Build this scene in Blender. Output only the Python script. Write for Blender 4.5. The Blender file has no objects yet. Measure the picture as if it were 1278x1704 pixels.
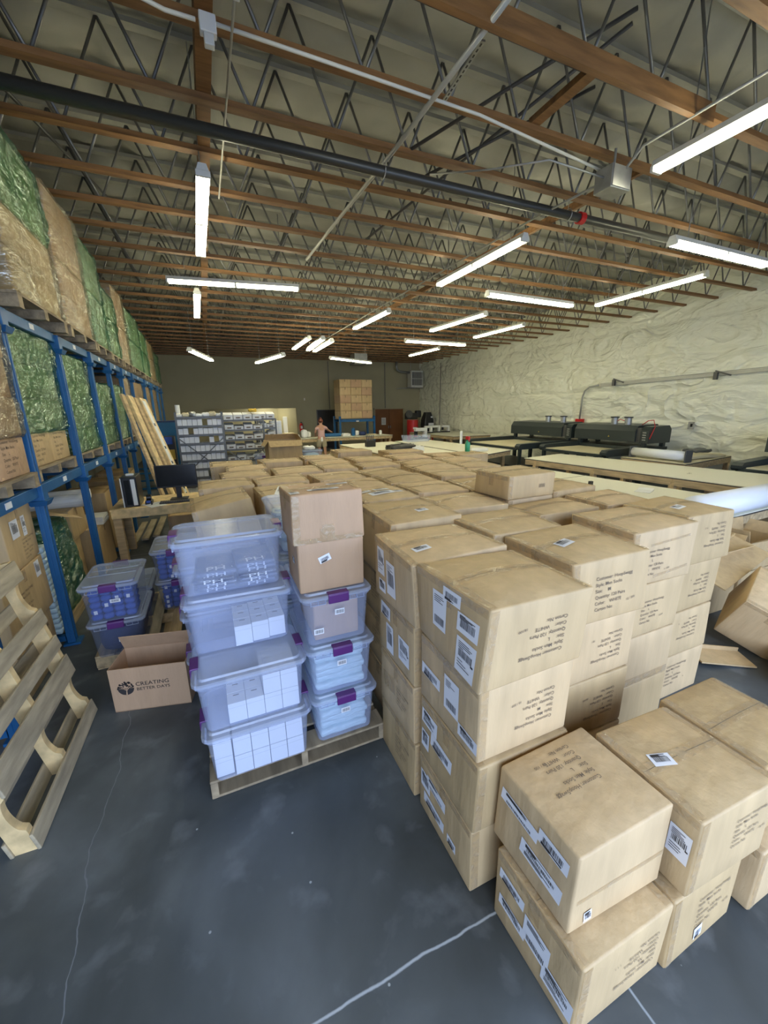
import bpy, math, random
from mathutils import Vector, Matrix, noise
R = math.radians
random.seed(7)
scn = bpy.context.scene
col = scn.collection

# ---------------------------------------------------------------- camera, world, exposure
H = 2.05
FPX = 658.567
YAW, PIT, ROLL = R(23.428), R(14.714), R(-0.802)
cam_d = bpy.data.cameras.new('camera')
cam_d.sensor_fit = 'HORIZONTAL'; cam_d.sensor_width = 36.0
cam_d.lens = FPX / 1278 * 36.0
cam_d.clip_start = 0.05; cam_d.clip_end = 200
cam = bpy.data.objects.new('camera', cam_d); col.objects.link(cam)
_f = Vector((math.sin(YAW)*math.cos(PIT), math.cos(YAW)*math.cos(PIT), -math.sin(PIT)))
_r = Vector((math.cos(YAW), -math.sin(YAW), 0)); _u = _r.cross(_f)
_r2 = _r*math.cos(ROLL) + _u*math.sin(ROLL); _u2 = _u*math.cos(ROLL) - _r*math.sin(ROLL)
m = Matrix((_r2, _u2, -_f)).transposed().to_4x4(); m.translation = (0, 0, H)
cam.matrix_world = m
scn.camera = cam
scn.view_settings.view_transform = 'Standard'
scn.view_settings.look = 'None'
scn.view_settings.gamma = 1.0
scn.view_settings.use_curve_mapping = False
EXPOSURE = 0.10
TUBE = 30.0
SKY = 5.8
scn.view_settings.exposure = EXPOSURE
w = bpy.data.worlds.new('daylight'); scn.world = w; w.use_nodes = True
bg = w.node_tree.nodes['Background']
bg.inputs[0].default_value = (0.56, 0.70, 1.0, 1); bg.inputs[1].default_value = SKY
try:
    scn.cycles.transparent_max_bounces = 32
    scn.cycles.max_bounces = 8
except Exception: pass

# room extents
XL, XR, YB, YF, ZT = -2.75, 11.67, -1.7, 21.3, 5.47
DOOR0, DOOR1, DOORZ = -2.2, 7.5, 3.5         # open loading door in the wall behind the camera
pl = bpy.data.lights.new('door_daylight', 'AREA'); pl.shape = 'RECTANGLE'
pl.size = DOOR1-DOOR0; pl.size_y = DOORZ; pl.energy = 1
po = bpy.data.objects.new('door_daylight', pl); col.objects.link(po)
po.location = ((DOOR0+DOOR1)/2, YB-0.02, DOORZ/2); po.rotation_euler = (R(90), 0, 0)
pl.cycles.is_portal = True

# ---------------------------------------------------------------- materials
def mat(name, base, rough=0.6, metal=0.0, spec=None, bump=0.0, bscale=20, var=0.0, vscale=6, emit=None, stretch=None, coat=0):
    mt = bpy.data.materials.new(name); mt.use_nodes = True
    nt = mt.node_tree; b = nt.nodes['Principled BSDF']
    b.inputs['Base Color'].default_value = (*base, 1)
    b.inputs['Roughness'].default_value = rough
    b.inputs['Metallic'].default_value = metal
    if spec is not None: b.inputs['Specular IOR Level'].default_value = spec
    if coat: b.inputs['Coat Weight'].default_value = coat
    if emit:
        b.inputs['Emission Color'].default_value = (*emit[0], 1); b.inputs['Emission Strength'].default_value = emit[1]
    if var or bump:
        tc = nt.nodes.new('ShaderNodeTexCoord'); mp = nt.nodes.new('ShaderNodeMapping')
        nt.links.new(tc.outputs['Object'], mp.inputs[0])
        if stretch: mp.inputs['Scale'].default_value = stretch
    if var:
        n = nt.nodes.new('ShaderNodeTexNoise'); n.inputs['Scale'].default_value = vscale; n.inputs['Detail'].default_value = 6
        nt.links.new(mp.outputs[0], n.inputs['Vector'])
        rmp = nt.nodes.new('ShaderNodeValToRGB')
        rmp.color_ramp.elements[0].position = 0.3; rmp.color_ramp.elements[1].position = 0.7
        rmp.color_ramp.elements[0].color = (*[c*(1-var) for c in base], 1)
        rmp.color_ramp.elements[1].color = (*[min(1, c*(1+var)) for c in base], 1)
        nt.links.new(n.outputs['Fac'], rmp.inputs[0]); nt.links.new(rmp.outputs[0], b.inputs['Base Color'])
    if bump:
        n2 = nt.nodes.new('ShaderNodeTexNoise'); n2.inputs['Scale'].default_value = bscale; n2.inputs['Detail'].default_value = 4
        nt.links.new(mp.outputs[0], n2.inputs['Vector'])
        bp = nt.nodes.new('ShaderNodeBump'); bp.inputs['Strength'].default_value = bump; bp.inputs['Distance'].default_value = 0.02
        nt.links.new(n2.outputs['Fac'], bp.inputs['Height']); nt.links.new(bp.outputs[0], b.inputs['Normal'])
    return mt

def film(name, tint, opac, rough=0.12, stretch=(3, 3, 14), bstr=0.8, diff=(0.7, 0.72, 0.66), fold=None, dist=0.05):
    """stretch wrap or clear plastic: part transparent, part glossy; folds of doubled film read paler"""
    mt = bpy.data.materials.new(name); mt.use_nodes = True
    nt = mt.node_tree; N = nt.nodes; b = N['Principled BSDF']; out = N['Material Output']
    b.inputs['Base Color'].default_value = (*diff, 1); b.inputs['Roughness'].default_value = rough
    b.inputs['Specular IOR Level'].default_value = 1.0
    tr = N.new('ShaderNodeBsdfTransparent'); tr.inputs[0].default_value = (*tint, 1)
    mx = N.new('ShaderNodeMixShader')
    if bstr:
        tc = N.new('ShaderNodeTexCoord'); mp = N.new('ShaderNodeMapping'); mp.inputs['Scale'].default_value = stretch
        mp.inputs['Rotation'].default_value = (0.35, 0.3, 0.1)
        n2 = N.new('ShaderNodeTexNoise'); n2.inputs['Scale'].default_value = 2.2; n2.inputs['Detail'].default_value = 5; n2.inputs['Distortion'].default_value = 1.2
        nt.links.new(tc.outputs['Object'], mp.inputs[0]); nt.links.new(mp.outputs[0], n2.inputs['Vector'])
        bp = N.new('ShaderNodeBump'); bp.inputs['Strength'].default_value = bstr; bp.inputs['Distance'].default_value = dist
        nt.links.new(n2.outputs['Fac'], bp.inputs['Height']); nt.links.new(bp.outputs[0], b.inputs['Normal'])
        mr = N.new('ShaderNodeMapRange'); mr.inputs[1].default_value = 0.35; mr.inputs[2].default_value = 0.7
        mr.inputs[3].default_value = opac*0.6; mr.inputs[4].default_value = min(1, opac*1.4)
        nt.links.new(n2.outputs['Fac'], mr.inputs[0]); src = mr.outputs[0]
        if fold:
            n3 = N.new('ShaderNodeTexNoise'); n3.inputs['Scale'].default_value = 3.2; n3.inputs['Detail'].default_value = 3; n3.inputs['Distortion'].default_value = 2.0
            nt.links.new(mp.outputs[0], n3.inputs['Vector'])
            s1 = N.new('ShaderNodeMath'); s1.operation = 'SUBTRACT'; s1.inputs[1].default_value = 0.5; nt.links.new(n3.outputs['Fac'], s1.inputs[0])
            s2 = N.new('ShaderNodeMath'); s2.operation = 'ABSOLUTE'; nt.links.new(s1.outputs[0], s2.inputs[0])
            m3 = N.new('ShaderNodeMapRange'); m3.inputs[1].default_value = 0.026; m3.inputs[2].default_value = 0.0; m3.inputs[3].default_value = 0; m3.inputs[4].default_value = 1; nt.links.new(s2.outputs[0], m3.inputs[0])
            g = N.new('ShaderNodeTexNoise'); g.inputs['Scale'].default_value = 1.3; nt.links.new(tc.outputs['Object'], g.inputs['Vector'])
            g2 = N.new('ShaderNodeMapRange'); g2.inputs[1].default_value = 0.42; g2.inputs[2].default_value = 0.62; g2.inputs[4].default_value = 0.75; nt.links.new(g.outputs['Fac'], g2.inputs[0])
            m4 = N.new('ShaderNodeMath'); m4.operation = 'MULTIPLY'; nt.links.new(m3.outputs[0], m4.inputs[0]); nt.links.new(g2.outputs[0], m4.inputs[1])
            cm = N.new('ShaderNodeMixRGB'); cm.inputs[1].default_value = (*diff, 1); cm.inputs[2].default_value = (*fold, 1); nt.links.new(m4.outputs[0], cm.inputs[0]); nt.links.new(cm.outputs[0], b.inputs['Base Color'])
            ad = N.new('ShaderNodeMath'); ad.operation = 'MAXIMUM'; nt.links.new(m4.outputs[0], ad.inputs[0]); nt.links.new(src, ad.inputs[1]); src = ad.outputs[0]
        nt.links.new(src, mx.inputs[0])
    else:
        mx.inputs[0].default_value = opac
    nt.links.new(tr.outputs[0], mx.inputs[1]); nt.links.new(b.outputs[0], mx.inputs[2])
    if fold:
        gl = N.new('ShaderNodeBsdfGlossy'); gl.inputs['Roughness'].default_value = 0.11; gl.inputs['Color'].default_value = (0.95, 1.0, 0.93, 1)
        b2 = N.new('ShaderNodeBump'); b2.inputs['Strength'].default_value = 1.0; b2.inputs['Distance'].default_value = 0.20
        n5 = N.new('ShaderNodeTexNoise'); n5.inputs['Scale'].default_value = 3.0; n5.inputs['Detail'].default_value = 3; n5.inputs['Distortion'].default_value = 1.0
        nt.links.new(mp.outputs[0], n5.inputs['Vector']); nt.links.new(n5.outputs['Fac'], b2.inputs['Height']); nt.links.new(b2.outputs[0], gl.inputs['Normal'])
        m9 = N.new('ShaderNodeMixShader'); m9.inputs[0].default_value = 0.22
        nt.links.new(mx.outputs[0], m9.inputs[1]); nt.links.new(gl.outputs[0], m9.inputs[2]); mx = m9
    nt.links.new(mx.outputs[0], out.inputs[0])
    return mt

def cardboard(name, c, var=0.10):
    mt = mat(name, c, 0.60, bump=0.35, bscale=3.5, var=var, vscale=2.6, stretch=(5, 5, 1))
    return mt

M = {}
M['card'] = cardboard('cardboard_tan', (0.545, 0.39, 0.20))
M['card2'] = cardboard('cardboard_ochre', (0.50, 0.355, 0.175))
M['card3'] = cardboard('cardboard_pale', (0.57, 0.41, 0.22))
M['kraft'] = cardboard('cardboard_kraft', (0.50, 0.325, 0.19), 0.05)
M['card_in'] = mat('cardboard_inside', (0.30, 0.21, 0.13), 0.8)
M['seam'] = mat('carton_seam', (0.10, 0.065, 0.035), 0.9)
M['tape'] = film('packing_tape', (0.96, 0.92, 0.84), 0.40, 0.06, (7, 7, 7), 1.0, (0.64, 0.51, 0.32), dist=0.012)
M['paper'] = mat('label_paper', (0.80, 0.81, 0.83), 0.45)
M['ink'] = mat('print_ink', (0.035, 0.03, 0.028), 0.6)
M['inkgrey'] = mat('faded_ink', (0.16, 0.12, 0.08), 0.7)
M['wood'] = mat('lumber', (0.52, 0.37, 0.19), 0.7, bump=0.15, bscale=8, var=0.25, vscale=3, stretch=(1, 8, 8))
M['woody'] = mat('lumber_across', (0.50, 0.37, 0.20), 0.7, bump=0.15, bscale=8, var=0.28, vscale=3, stretch=(8, 1, 8))
M['pine'] = mat('fresh_pine', (0.72, 0.53, 0.26), 0.6, bump=0.1, bscale=6, var=0.25, vscale=4, stretch=(3, 3, 3))
M['palletwood'] = mat('dull_pallet_wood', (0.30, 0.235, 0.145), 0.8, bump=0.2, bscale=8, var=0.3, vscale=3, stretch=(6, 1, 6))
M['oldwood'] = mat('weathered_board', (0.40, 0.335, 0.22), 0.8, bump=0.2, bscale=8, var=0.3, vscale=3, stretch=(6, 1, 6))
M['joist'] = mat('joist_timber', (0.235, 0.118, 0.042), 0.6, bump=0.1, bscale=8, var=0.3, vscale=2.5, stretch=(1, 8, 8))
M['steel'] = mat('galvanised_steel', (0.40, 0.41, 0.40), 0.42, 0.75, var=0.15, vscale=8)
M['websteel'] = mat('truss_web_steel', (0.20, 0.20, 0.19), 0.38, 0.6, var=0.2, vscale=3)
M['darksteel'] = mat('dark_steel', (0.10, 0.10, 0.10), 0.45, 0.6)
M['greyiron'] = mat('grey_shelf_steel', (0.13, 0.135, 0.135), 0.5, 0.5)
M['blue'] = mat('rack_blue_paint', (0.010, 0.105, 0.27), 0.45, bump=0.05, var=0.12, vscale=5)
M['black'] = mat('black_plastic', (0.012, 0.012, 0.013), 0.35)
M['screen'] = mat('dark_screen', (0.006, 0.007, 0.008), 0.18)
M['press'] = mat('press_green_black', (0.028, 0.038, 0.037), 0.38)
M['white'] = mat('white_paint', (0.78, 0.78, 0.74), 0.5)
M['whitebox'] = mat('white_cardboard', (0.78, 0.79, 0.80), 0.55)
M['tabletop'] = mat('white_table_top', (0.84, 0.81, 0.64), 0.35)
M['edge'] = mat('tabletop_edge', (0.05, 0.04, 0.03), 0.6)
M['red'] = mat('red_paint', (0.60, 0.02, 0.02), 0.35)
M['purple'] = mat('purple_latch', (0.10, 0.022, 0.15), 0.35)
M['sockblue'] = mat('blue_knit', (0.05, 0.11, 0.42), 0.9, bump=0.3, bscale=60)
M['navy'] = mat('navy_fabric', (0.02, 0.035, 0.11), 0.85, bump=0.3, bscale=30)
M['teal'] = mat('pale_teal_sleeve', (0.55, 0.70, 0.74), 0.5, var=0.12, vscale=9, bump=0.4, bscale=9, stretch=(2, 2, 9))
M['skin'] = mat('skin', (0.48, 0.26, 0.17), 0.55)
M['hair'] = mat('auburn_hair', (0.14, 0.04, 0.02), 0.6)
M['pink'] = mat('pink_cloth', (0.55, 0.34, 0.32), 0.85)
M['khaki'] = mat('khaki_cloth', (0.40, 0.34, 0.22), 0.85)
M['brown'] = mat('brown_door', (0.22, 0.085, 0.025), 0.5, var=0.12, vscale=2)
M['green'] = mat('green_plastic', (0.05, 0.35, 0.16), 0.4)
M['yellow'] = mat('yellow_plastic', (0.60, 0.40, 0.04), 0.5)
M['roll'] = mat('white_roll_paper', (0.80, 0.82, 0.84), 0.4)
M['cream'] = mat('cream_fabric', (0.60, 0.54, 0.36), 0.8, bump=0.3, bscale=6)
M['housing'] = mat('lamp_housing', (0.70, 0.70, 0.64), 0.4)
M['tube'] = mat('fluorescent_tube', (0.9, 0.9, 0.85), 0.4, emit=((1.0, 0.95, 0.68), TUBE))
M['wrap_green'] = film('green_stretch_wrap', (0.50, 0.80, 0.64), 0.30, 0.13, (0.8, 1.1, 3.0), 1.0, (0.04, 0.25, 0.15), fold=(0.66, 0.92, 0.74), dist=0.07)
M['wrap_clear'] = film('clear_stretch_wrap', (0.93, 0.91, 0.84), 0.22, 0.12, (0.8, 1.1, 3.4), 1.0, (0.34, 0.30, 0.20), fold=(0.95, 0.92, 0.80), dist=0.07)
M['tote'] = film('frosted_tote_plastic', (0.93, 0.95, 1.0), 0.27, 0.25, bstr=0, diff=(0.62, 0.70, 0.92))
M['lid'] = film('frosted_lid_plastic', (0.93, 0.95, 1.0), 0.40, 0.2, bstr=0, diff=(0.62, 0.69, 0.84))
M['tote_smoke'] = film('clear_tote_plastic', (0.88, 0.90, 0.95), 0.16, 0.15, bstr=0, diff=(0.45, 0.50, 0.62))
M['bag'] = film('poly_bag', (0.92, 0.94, 0.98), 0.30, 0.15, (5, 5, 5), 0.8, (0.55, 0.6, 0.7), dist=0.015)
M['conduit'] = mat('painted_conduit', (0.42, 0.42, 0.38), 0.45, 0.4)
M['sprink'] = mat('sprinkler_pipe', (0.085, 0.085, 0.075), 0.35, 0.5)

def node_floor():
    mt = mat('sealed_concrete', (0.07, 0.08, 0.09), 0.5); nt = mt.node_tree; N = nt.nodes; L = nt.links
    b = N['Principled BSDF']
    geo = N.new('ShaderNodeNewGeometry')
    def nz(scale, det, dist=0):
        n = N.new('ShaderNodeTexNoise'); n.inputs['Scale'].default_value = scale; n.inputs['Detail'].default_value = det
        n.inputs['Distortion'].default_value = dist
        L.new(geo.outputs['Position'], n.inputs['Vector']); return n
    def ramp(src, stops):
        r = N.new('ShaderNodeValToRGB'); e = r.color_ramp.elements
        while len(e) < len(stops): e.new(0.5)
        for k, (p, c) in enumerate(stops): e[k].position = p; e[k].color = (*c, 1)
        L.new(src, r.inputs[0]); return r
    n1 = nz(1.3, 10, 0.4)
    r1 = ramp(n1.outputs['Fac'], [(0.30, (0.036, 0.042, 0.042)), (0.50, (0.074, 0.085, 0.088)), (0.72, (0.15, 0.168, 0.172))])
    n2 = nz(4.5, 12, 0.25)
    r2 = ramp(n2.outputs['Fac'], [(0.56, (0, 0, 0)), (0.74, (1, 1, 1))])
    mx = N.new('ShaderNodeMixRGB'); mx.blend_type = 'MIX'; mx.inputs[2].default_value = (0.22, 0.235, 0.245, 1)
    ml = N.new('ShaderNodeMath'); ml.operation = 'MULTIPLY'; ml.inputs[1].default_value = 0.45
    L.new(r2.outputs[0], ml.inputs[0]); L.new(ml.outputs[0], mx.inputs[0]); L.new(r1.outputs[0], mx.inputs[1])
    cur = mx
    sep = N.new('ShaderNodeSeparateXYZ'); L.new(geo.outputs['Position'], sep.inputs[0])
    nw = nz(6, 6); nw2 = nz(1.3, 5)
    def line(axis, at, width, wob, coln, wsrc, a0=None):
        nonlocal cur
        s = N.new('ShaderNodeMath'); s.operation = 'SUBTRACT'; s.inputs[1].default_value = at + 0.5*wob
        a = N.new('ShaderNodeMath'); a.operation = 'MULTIPLY_ADD'; a.inputs[1].default_value = wob
        L.new(wsrc, a.inputs[0]); L.new(sep.outputs[axis], a.inputs[2]); L.new(a.outputs[0], s.inputs[0])
        ab = N.new('ShaderNodeMath'); ab.operation = 'ABSOLUTE'; L.new(s.outputs[0], ab.inputs[0])
        lt = N.new('ShaderNodeMapRange'); lt.inputs[1].default_value = width; lt.inputs[2].default_value = width*0.3
        lt.inputs[3].default_value = 0; lt.inputs[4].default_value = 1; L.new(ab.outputs[0], lt.inputs[0])
        mm = N.new('ShaderNodeMixRGB'); mm.inputs[2].default_value = (*coln, 1)
        L.new(lt.outputs[0], mm.inputs[0]); L.new(cur.outputs[0], mm.inputs[1]); cur = mm
    line(1, 0.907, 0.0065, 0.03, (0.42, 0.45, 0.46), nw.outputs['Fac'])      # saw-cut joints
    line(0, 1.17, 0.006, 0.01, (0.30, 0.34, 0.36), nw.outputs['Fac'])
    line(1, 6.5, 0.010, 0.02, (0.25, 0.26, 0.26), nw.outputs['Fac'])
    line(0, -0.72, 0.0030, 0.28, (0.17, 0.185, 0.20), nw2.outputs['Fac'])      # hairline crack
    v = N.new('ShaderNodeTexVoronoi'); v.inputs['Scale'].default_value = 7; L.new(geo.outputs['Position'], v.inputs['Vector'])
    sp = N.new('ShaderNodeMapRange'); sp.inputs[1].default_value = 0.045; sp.inputs[2].default_value = 0.03; sp.inputs[3].default_value = 0; sp.inputs[4].default_value = 1
    L.new(v.outputs['Distance'], sp.inputs[0])
    ms = N.new('ShaderNodeMixRGB'); ms.inputs[2].default_value = (0.36, 0.38, 0.38, 1)
    L.new(sp.outputs[0], ms.inputs[0]); L.new(cur.outputs[0], ms.inputs[1]); cur = ms
    L.new(cur.outputs[0], b.inputs['Base Color'])
    rr = N.new('ShaderNodeMapRange'); rr.inputs[3].default_value = 0.36; rr.inputs[4].default_value = 0.62
    L.new(n2.outputs['Fac'], rr.inputs[0]); L.new(rr.outputs[0], b.inputs['Roughness'])
    return mt
M['floor'] = node_floor()
M['apron'] = mat('outside_asphalt', (0.16, 0.16, 0.155), 0.8, var=0.1)
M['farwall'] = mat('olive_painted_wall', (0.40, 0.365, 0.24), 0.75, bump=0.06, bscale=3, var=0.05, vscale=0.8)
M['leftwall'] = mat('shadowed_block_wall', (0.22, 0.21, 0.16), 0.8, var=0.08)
def insul():
    mt = mat('white_vinyl_insulation', (0.86, 0.86, 0.70), 0.22, spec=0.6); nt = mt.node_tree; N = nt.nodes; L = nt.links; b = N['Principled BSDF']
    geo = N.new('ShaderNodeNewGeometry'); prev = None; tot = None
    for sc, st, am in ((0.8, (1, 1.0, 1.8), 1.0), (1.8, (1, 0.7, 2.2), 0.30)):
        mp = N.new('ShaderNodeMapping'); mp.inputs['Scale'].default_value = st; L.new(geo.outputs['Position'], mp.inputs[0])
        n = N.new('ShaderNodeTexNoise'); n.inputs['Scale'].default_value = sc; n.inputs['Detail'].default_value = 2; n.inputs['Distortion'].default_value = 1.6; L.new(mp.outputs[0], n.inputs['Vector'])
        s1 = N.new('ShaderNodeMath'); s1.operation = 'SUBTRACT'; s1.inputs[1].default_value = 0.5; L.new(n.outputs['Fac'], s1.inputs[0])
        s2 = N.new('ShaderNodeMath'); s2.operation = 'ABSOLUTE'; L.new(s1.outputs[0], s2.inputs[0])
        s3 = N.new('ShaderNodeMath'); s3.operation = 'POWER'; s3.inputs[1].default_value = 0.95; L.new(s2.outputs[0], s3.inputs[0])
        s4 = N.new('ShaderNodeMath'); s4.operation = 'MULTIPLY'; s4.inputs[1].default_value = am; L.new(s3.outputs[0], s4.inputs[0])
        if tot is None: tot = s4
        else:
            ad = N.new('ShaderNodeMath'); ad.operation = 'ADD'; L.new(tot.outputs[0], ad.inputs[0]); L.new(s4.outputs[0], ad.inputs[1]); tot = ad
    bp = N.new('ShaderNodeBump'); bp.inputs['Strength'].default_value = 1.0; bp.inputs['Distance'].default_value = 0.16; bp.invert = True
    L.new(tot.outputs[0], bp.inputs['Height']); L.new(bp.outputs[0], b.inputs['Normal']); return mt
M['insul'] = insul()
M['batts'] = mat('ceiling_batt_facing', (0.37, 0.37, 0.32), 0.6, bump=0.3, bscale=3, var=0.2, vscale=1.2)

# ---------------------------------------------------------------- mesh helpers
def tag(o, label=None, cat=None, group=None, kind=None):
    if label: o['label'] = label
    if cat: o['category'] = cat
    if group: o['group'] = group
    if kind: o['kind'] = kind
    return o

class MB:
    def __init__(s): s.v = []; s.f = []; s.mi = []; s.T = None
    def add(s, vs, fs, mi=0):
        b = len(s.v)
        s.v += [tuple(s.T @ Vector(p)) if s.T else tuple(p) for p in vs]
        for f in fs: s.f.append(tuple(b+i for i in f)); s.mi.append(mi)
        return s
    def box(s, c, d, mi=0, rot=None, bev=0.0):
        hx, hy, hz = d[0]/2, d[1]/2, d[2]/2
        if bev <= 0:
            vs = [(x, y, z) for x in (-hx, hx) for y in (-hy, hy) for z in (-hz, hz)]
            fs = [(0,1,3,2), (4,6,7,5), (0,4,5,1), (2,3,7,6), (0,2,6,4), (1,5,7,3)]
        else:
            vs, fs = rbox(d, min(bev, hx*.9, hy*.9, hz*.9), 1)
        if rot is not None:
            mm = rot if isinstance(rot, Matrix) else Matrix.Rotation(rot, 3, 'Z')
            vs = [mm @ Vector(p) for p in vs]
        return s.add([(p[0]+c[0], p[1]+c[1], p[2]+c[2]) for p in vs], fs, mi)
    def cyl(s, a, b, r, n=12, mi=0, r2=None, cap=True):
        a = Vector(a); b = Vector(b); r2 = r if r2 is None else r2
        d = (b-a).normalized(); x = d.orthogonal().normalized(); y = d.cross(x)
        vs = [a+(x*math.cos(t)+y*math.sin(t))*r for t in [2*math.pi*i/n for i in range(n)]]
        vs += [b+(x*math.cos(t)+y*math.sin(t))*r2 for t in [2*math.pi*i/n for i in range(n)]]
        fs = [(i, (i+1) % n, n+(i+1) % n, n+i) for i in range(n)]
        if cap: fs += [tuple(range(n))[::-1], tuple(range(n, 2*n))]
        return s.add(vs, fs, mi)
    def tube(s, pts, r, n=8, mi=0):
        pts = [Vector(p) for p in pts]; rings = []
        up = Vector((0.13, 0.21, 0.97))
        for i, p in enumerate(pts):
            d = (pts[min(i+1, len(pts)-1)] - pts[max(i-1, 0)]).normalized()
            x = d.cross(up).normalized(); y = d.cross(x)
            rings.append([p+(x*math.cos(t)+y*math.sin(t))*r for t in [2*math.pi*k/n for k in range(n)]])
        return s.loft(rings, mi)
    def loft(s, rings, mi=0, caps=(True, True)):
        n = len(rings[0]); vs = [p for r in rings for p in r]; fs = []
        for i in range(len(rings)-1):
            for k in range(n): fs.append((i*n+k, i*n+(k+1) % n, (i+1)*n+(k+1) % n, (i+1)*n+k))
        if caps[0]: fs.append(tuple(range(n))[::-1])
        if caps[1]: fs.append(tuple(range((len(rings)-1)*n, len(rings)*n)))
        return s.add(vs, fs, mi)
    def prism(s, poly, a, b, mi=0):
        """poly in the plane given by function a(p)->3d ; extruded to b(p)"""
        return s.loft([[a(p) for p in poly], [b(p) for p in poly]], mi)
    def mesh(s, name, mats, smooth=False):
        me = bpy.data.meshes.new(name); me.from_pydata([tuple(p) for p in s.v], [], s.f)
        for mm in (mats if isinstance(mats, (list, tuple)) else [mats]): me.materials.append(mm)
        for p, k in zip(me.polygons, s.mi):
            p.material_index = k; p.use_smooth = smooth
        me.update(); return me
    def build(s, name, mats, parent=None, smooth=False, loc=None, rz=0, fix=True):
        o = bpy.data.objects.new(name, s.mesh(name, mats, smooth)); col.objects.link(o)
        if parent: o.parent = parent
        if loc: o.location = loc
        if rz: o.rotation_euler = (0, 0, rz)
        if fix:
            import bmesh
            bm = bmesh.new(); bm.from_mesh(o.data); bmesh.ops.recalc_face_normals(bm, faces=bm.faces[:]); bm.to_mesh(o.data); bm.free()
        return o

def rbox(d, b, n=1):
    """rounded box: faces split n times, edges rounded by b"""
    h = [x/2 for x in d]
    def ax(k):
        L = h[k]; inner = [-(L-b) + 2*(L-b)*i/n for i in range(n+1)]
        return [-L] + inner + [L]
    A = [ax(0), ax(1), ax(2)]; vid = {}; vs = []; fs = []
    def vert(i, j, k):
        key = (i, j, k)
        if key not in vid:
            p = Vector((A[0][i], A[1][j], A[2][k]))
            q = Vector([max(-(h[t]-b), min(h[t]-b, p[t])) for t in range(3)])
            e = p-q
            if e.length > 1e-9: p = q + e.normalized()*b
            vid[key] = len(vs); vs.append(tuple(p))
        return vid[key]
    m_ = n+2
    for s_ in (0, m_):
        for a in range(m_):
            for c in range(m_):
                fs.append((vert(s_, a, c), vert(s_, a+1, c), vert(s_, a+1, c+1), vert(s_, a, c+1)) if s_ else (vert(0, a, c), vert(0, a, c+1), vert(0, a+1, c+1), vert(0, a+1, c)))
                fs.append((vert(a, s_, c), vert(a, s_, c+1), vert(a+1, s_, c+1), vert(a+1, s_, c)) if s_ else (vert(a, 0, c), vert(a+1, 0, c), vert(a+1, 0, c+1), vert(a, 0, c+1)))
                fs.append((vert(a, c, s_), vert(a+1, c, s_), vert(a+1, c+1, s_), vert(a, c+1, s_)) if s_ else (vert(a, c, 0), vert(a, c+1, 0), vert(a+1, c+1, 0), vert(a+1, c, 0)))
    return vs, fs

def rring(w, d, r, z, cx=0, cy=0, n=4):
    pts = []
    for (sx, sy, a0) in ((1, 1, 0), (-1, 1, 90), (-1, -1, 180), (1, -1, 270)):
        for k in range(n+1):
            t = R(a0+90*k/n)
            pts.append((cx+sx*(w/2-r)+r*math.cos(t), cy+sy*(d/2-r)+r*math.sin(t), z))
    return pts

def empty(name, loc=(0, 0, 0), rz=0):
    o = bpy.data.objects.new(name, None); col.objects.link(o)
    o.location = loc; o.rotation_euler = (0, 0, rz); o.empty_display_size = 0.1
    return o
def struct(o): o['kind'] = 'structure'; return o
def copy_tree(o, parent=None):
    c = o.copy(); col.objects.link(c)
    if parent: c.parent = parent
    for ch in [x for x in o.children]: copy_tree(ch, c)
    return c

_txt = {}
def text_mesh(s, size=0.05, font_scale=1.0):
    key = (s, size)
    if key in _txt: return _txt[key]
    cu = bpy.data.curves.new('t', 'FONT'); cu.body = s; cu.size = size; cu.space_line = 1.3; cu.resolution_u = 2
    cu.offset = size*0.004
    o = bpy.data.objects.new('t', cu); col.objects.link(o)
    bpy.context.view_layer.update()
    me = bpy.data.meshes.new_from_object(o)
    vs = [tuple(v.co) for v in me.vertices]; fs = [tuple(p.vertices) for p in me.polygons]
    bpy.data.objects.remove(o); bpy.data.curves.remove(cu); bpy.data.meshes.remove(me)
    xs = [v[0] for v in vs]; ys = [v[1] for v in vs]
    wd, ht = max(xs)-min(xs), max(ys)-min(ys)
    vs = [((v[0]-min(xs)), (v[1]-min(ys))) for v in vs]
    _txt[key] = (vs, fs, wd, ht); return _txt[key]

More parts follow.
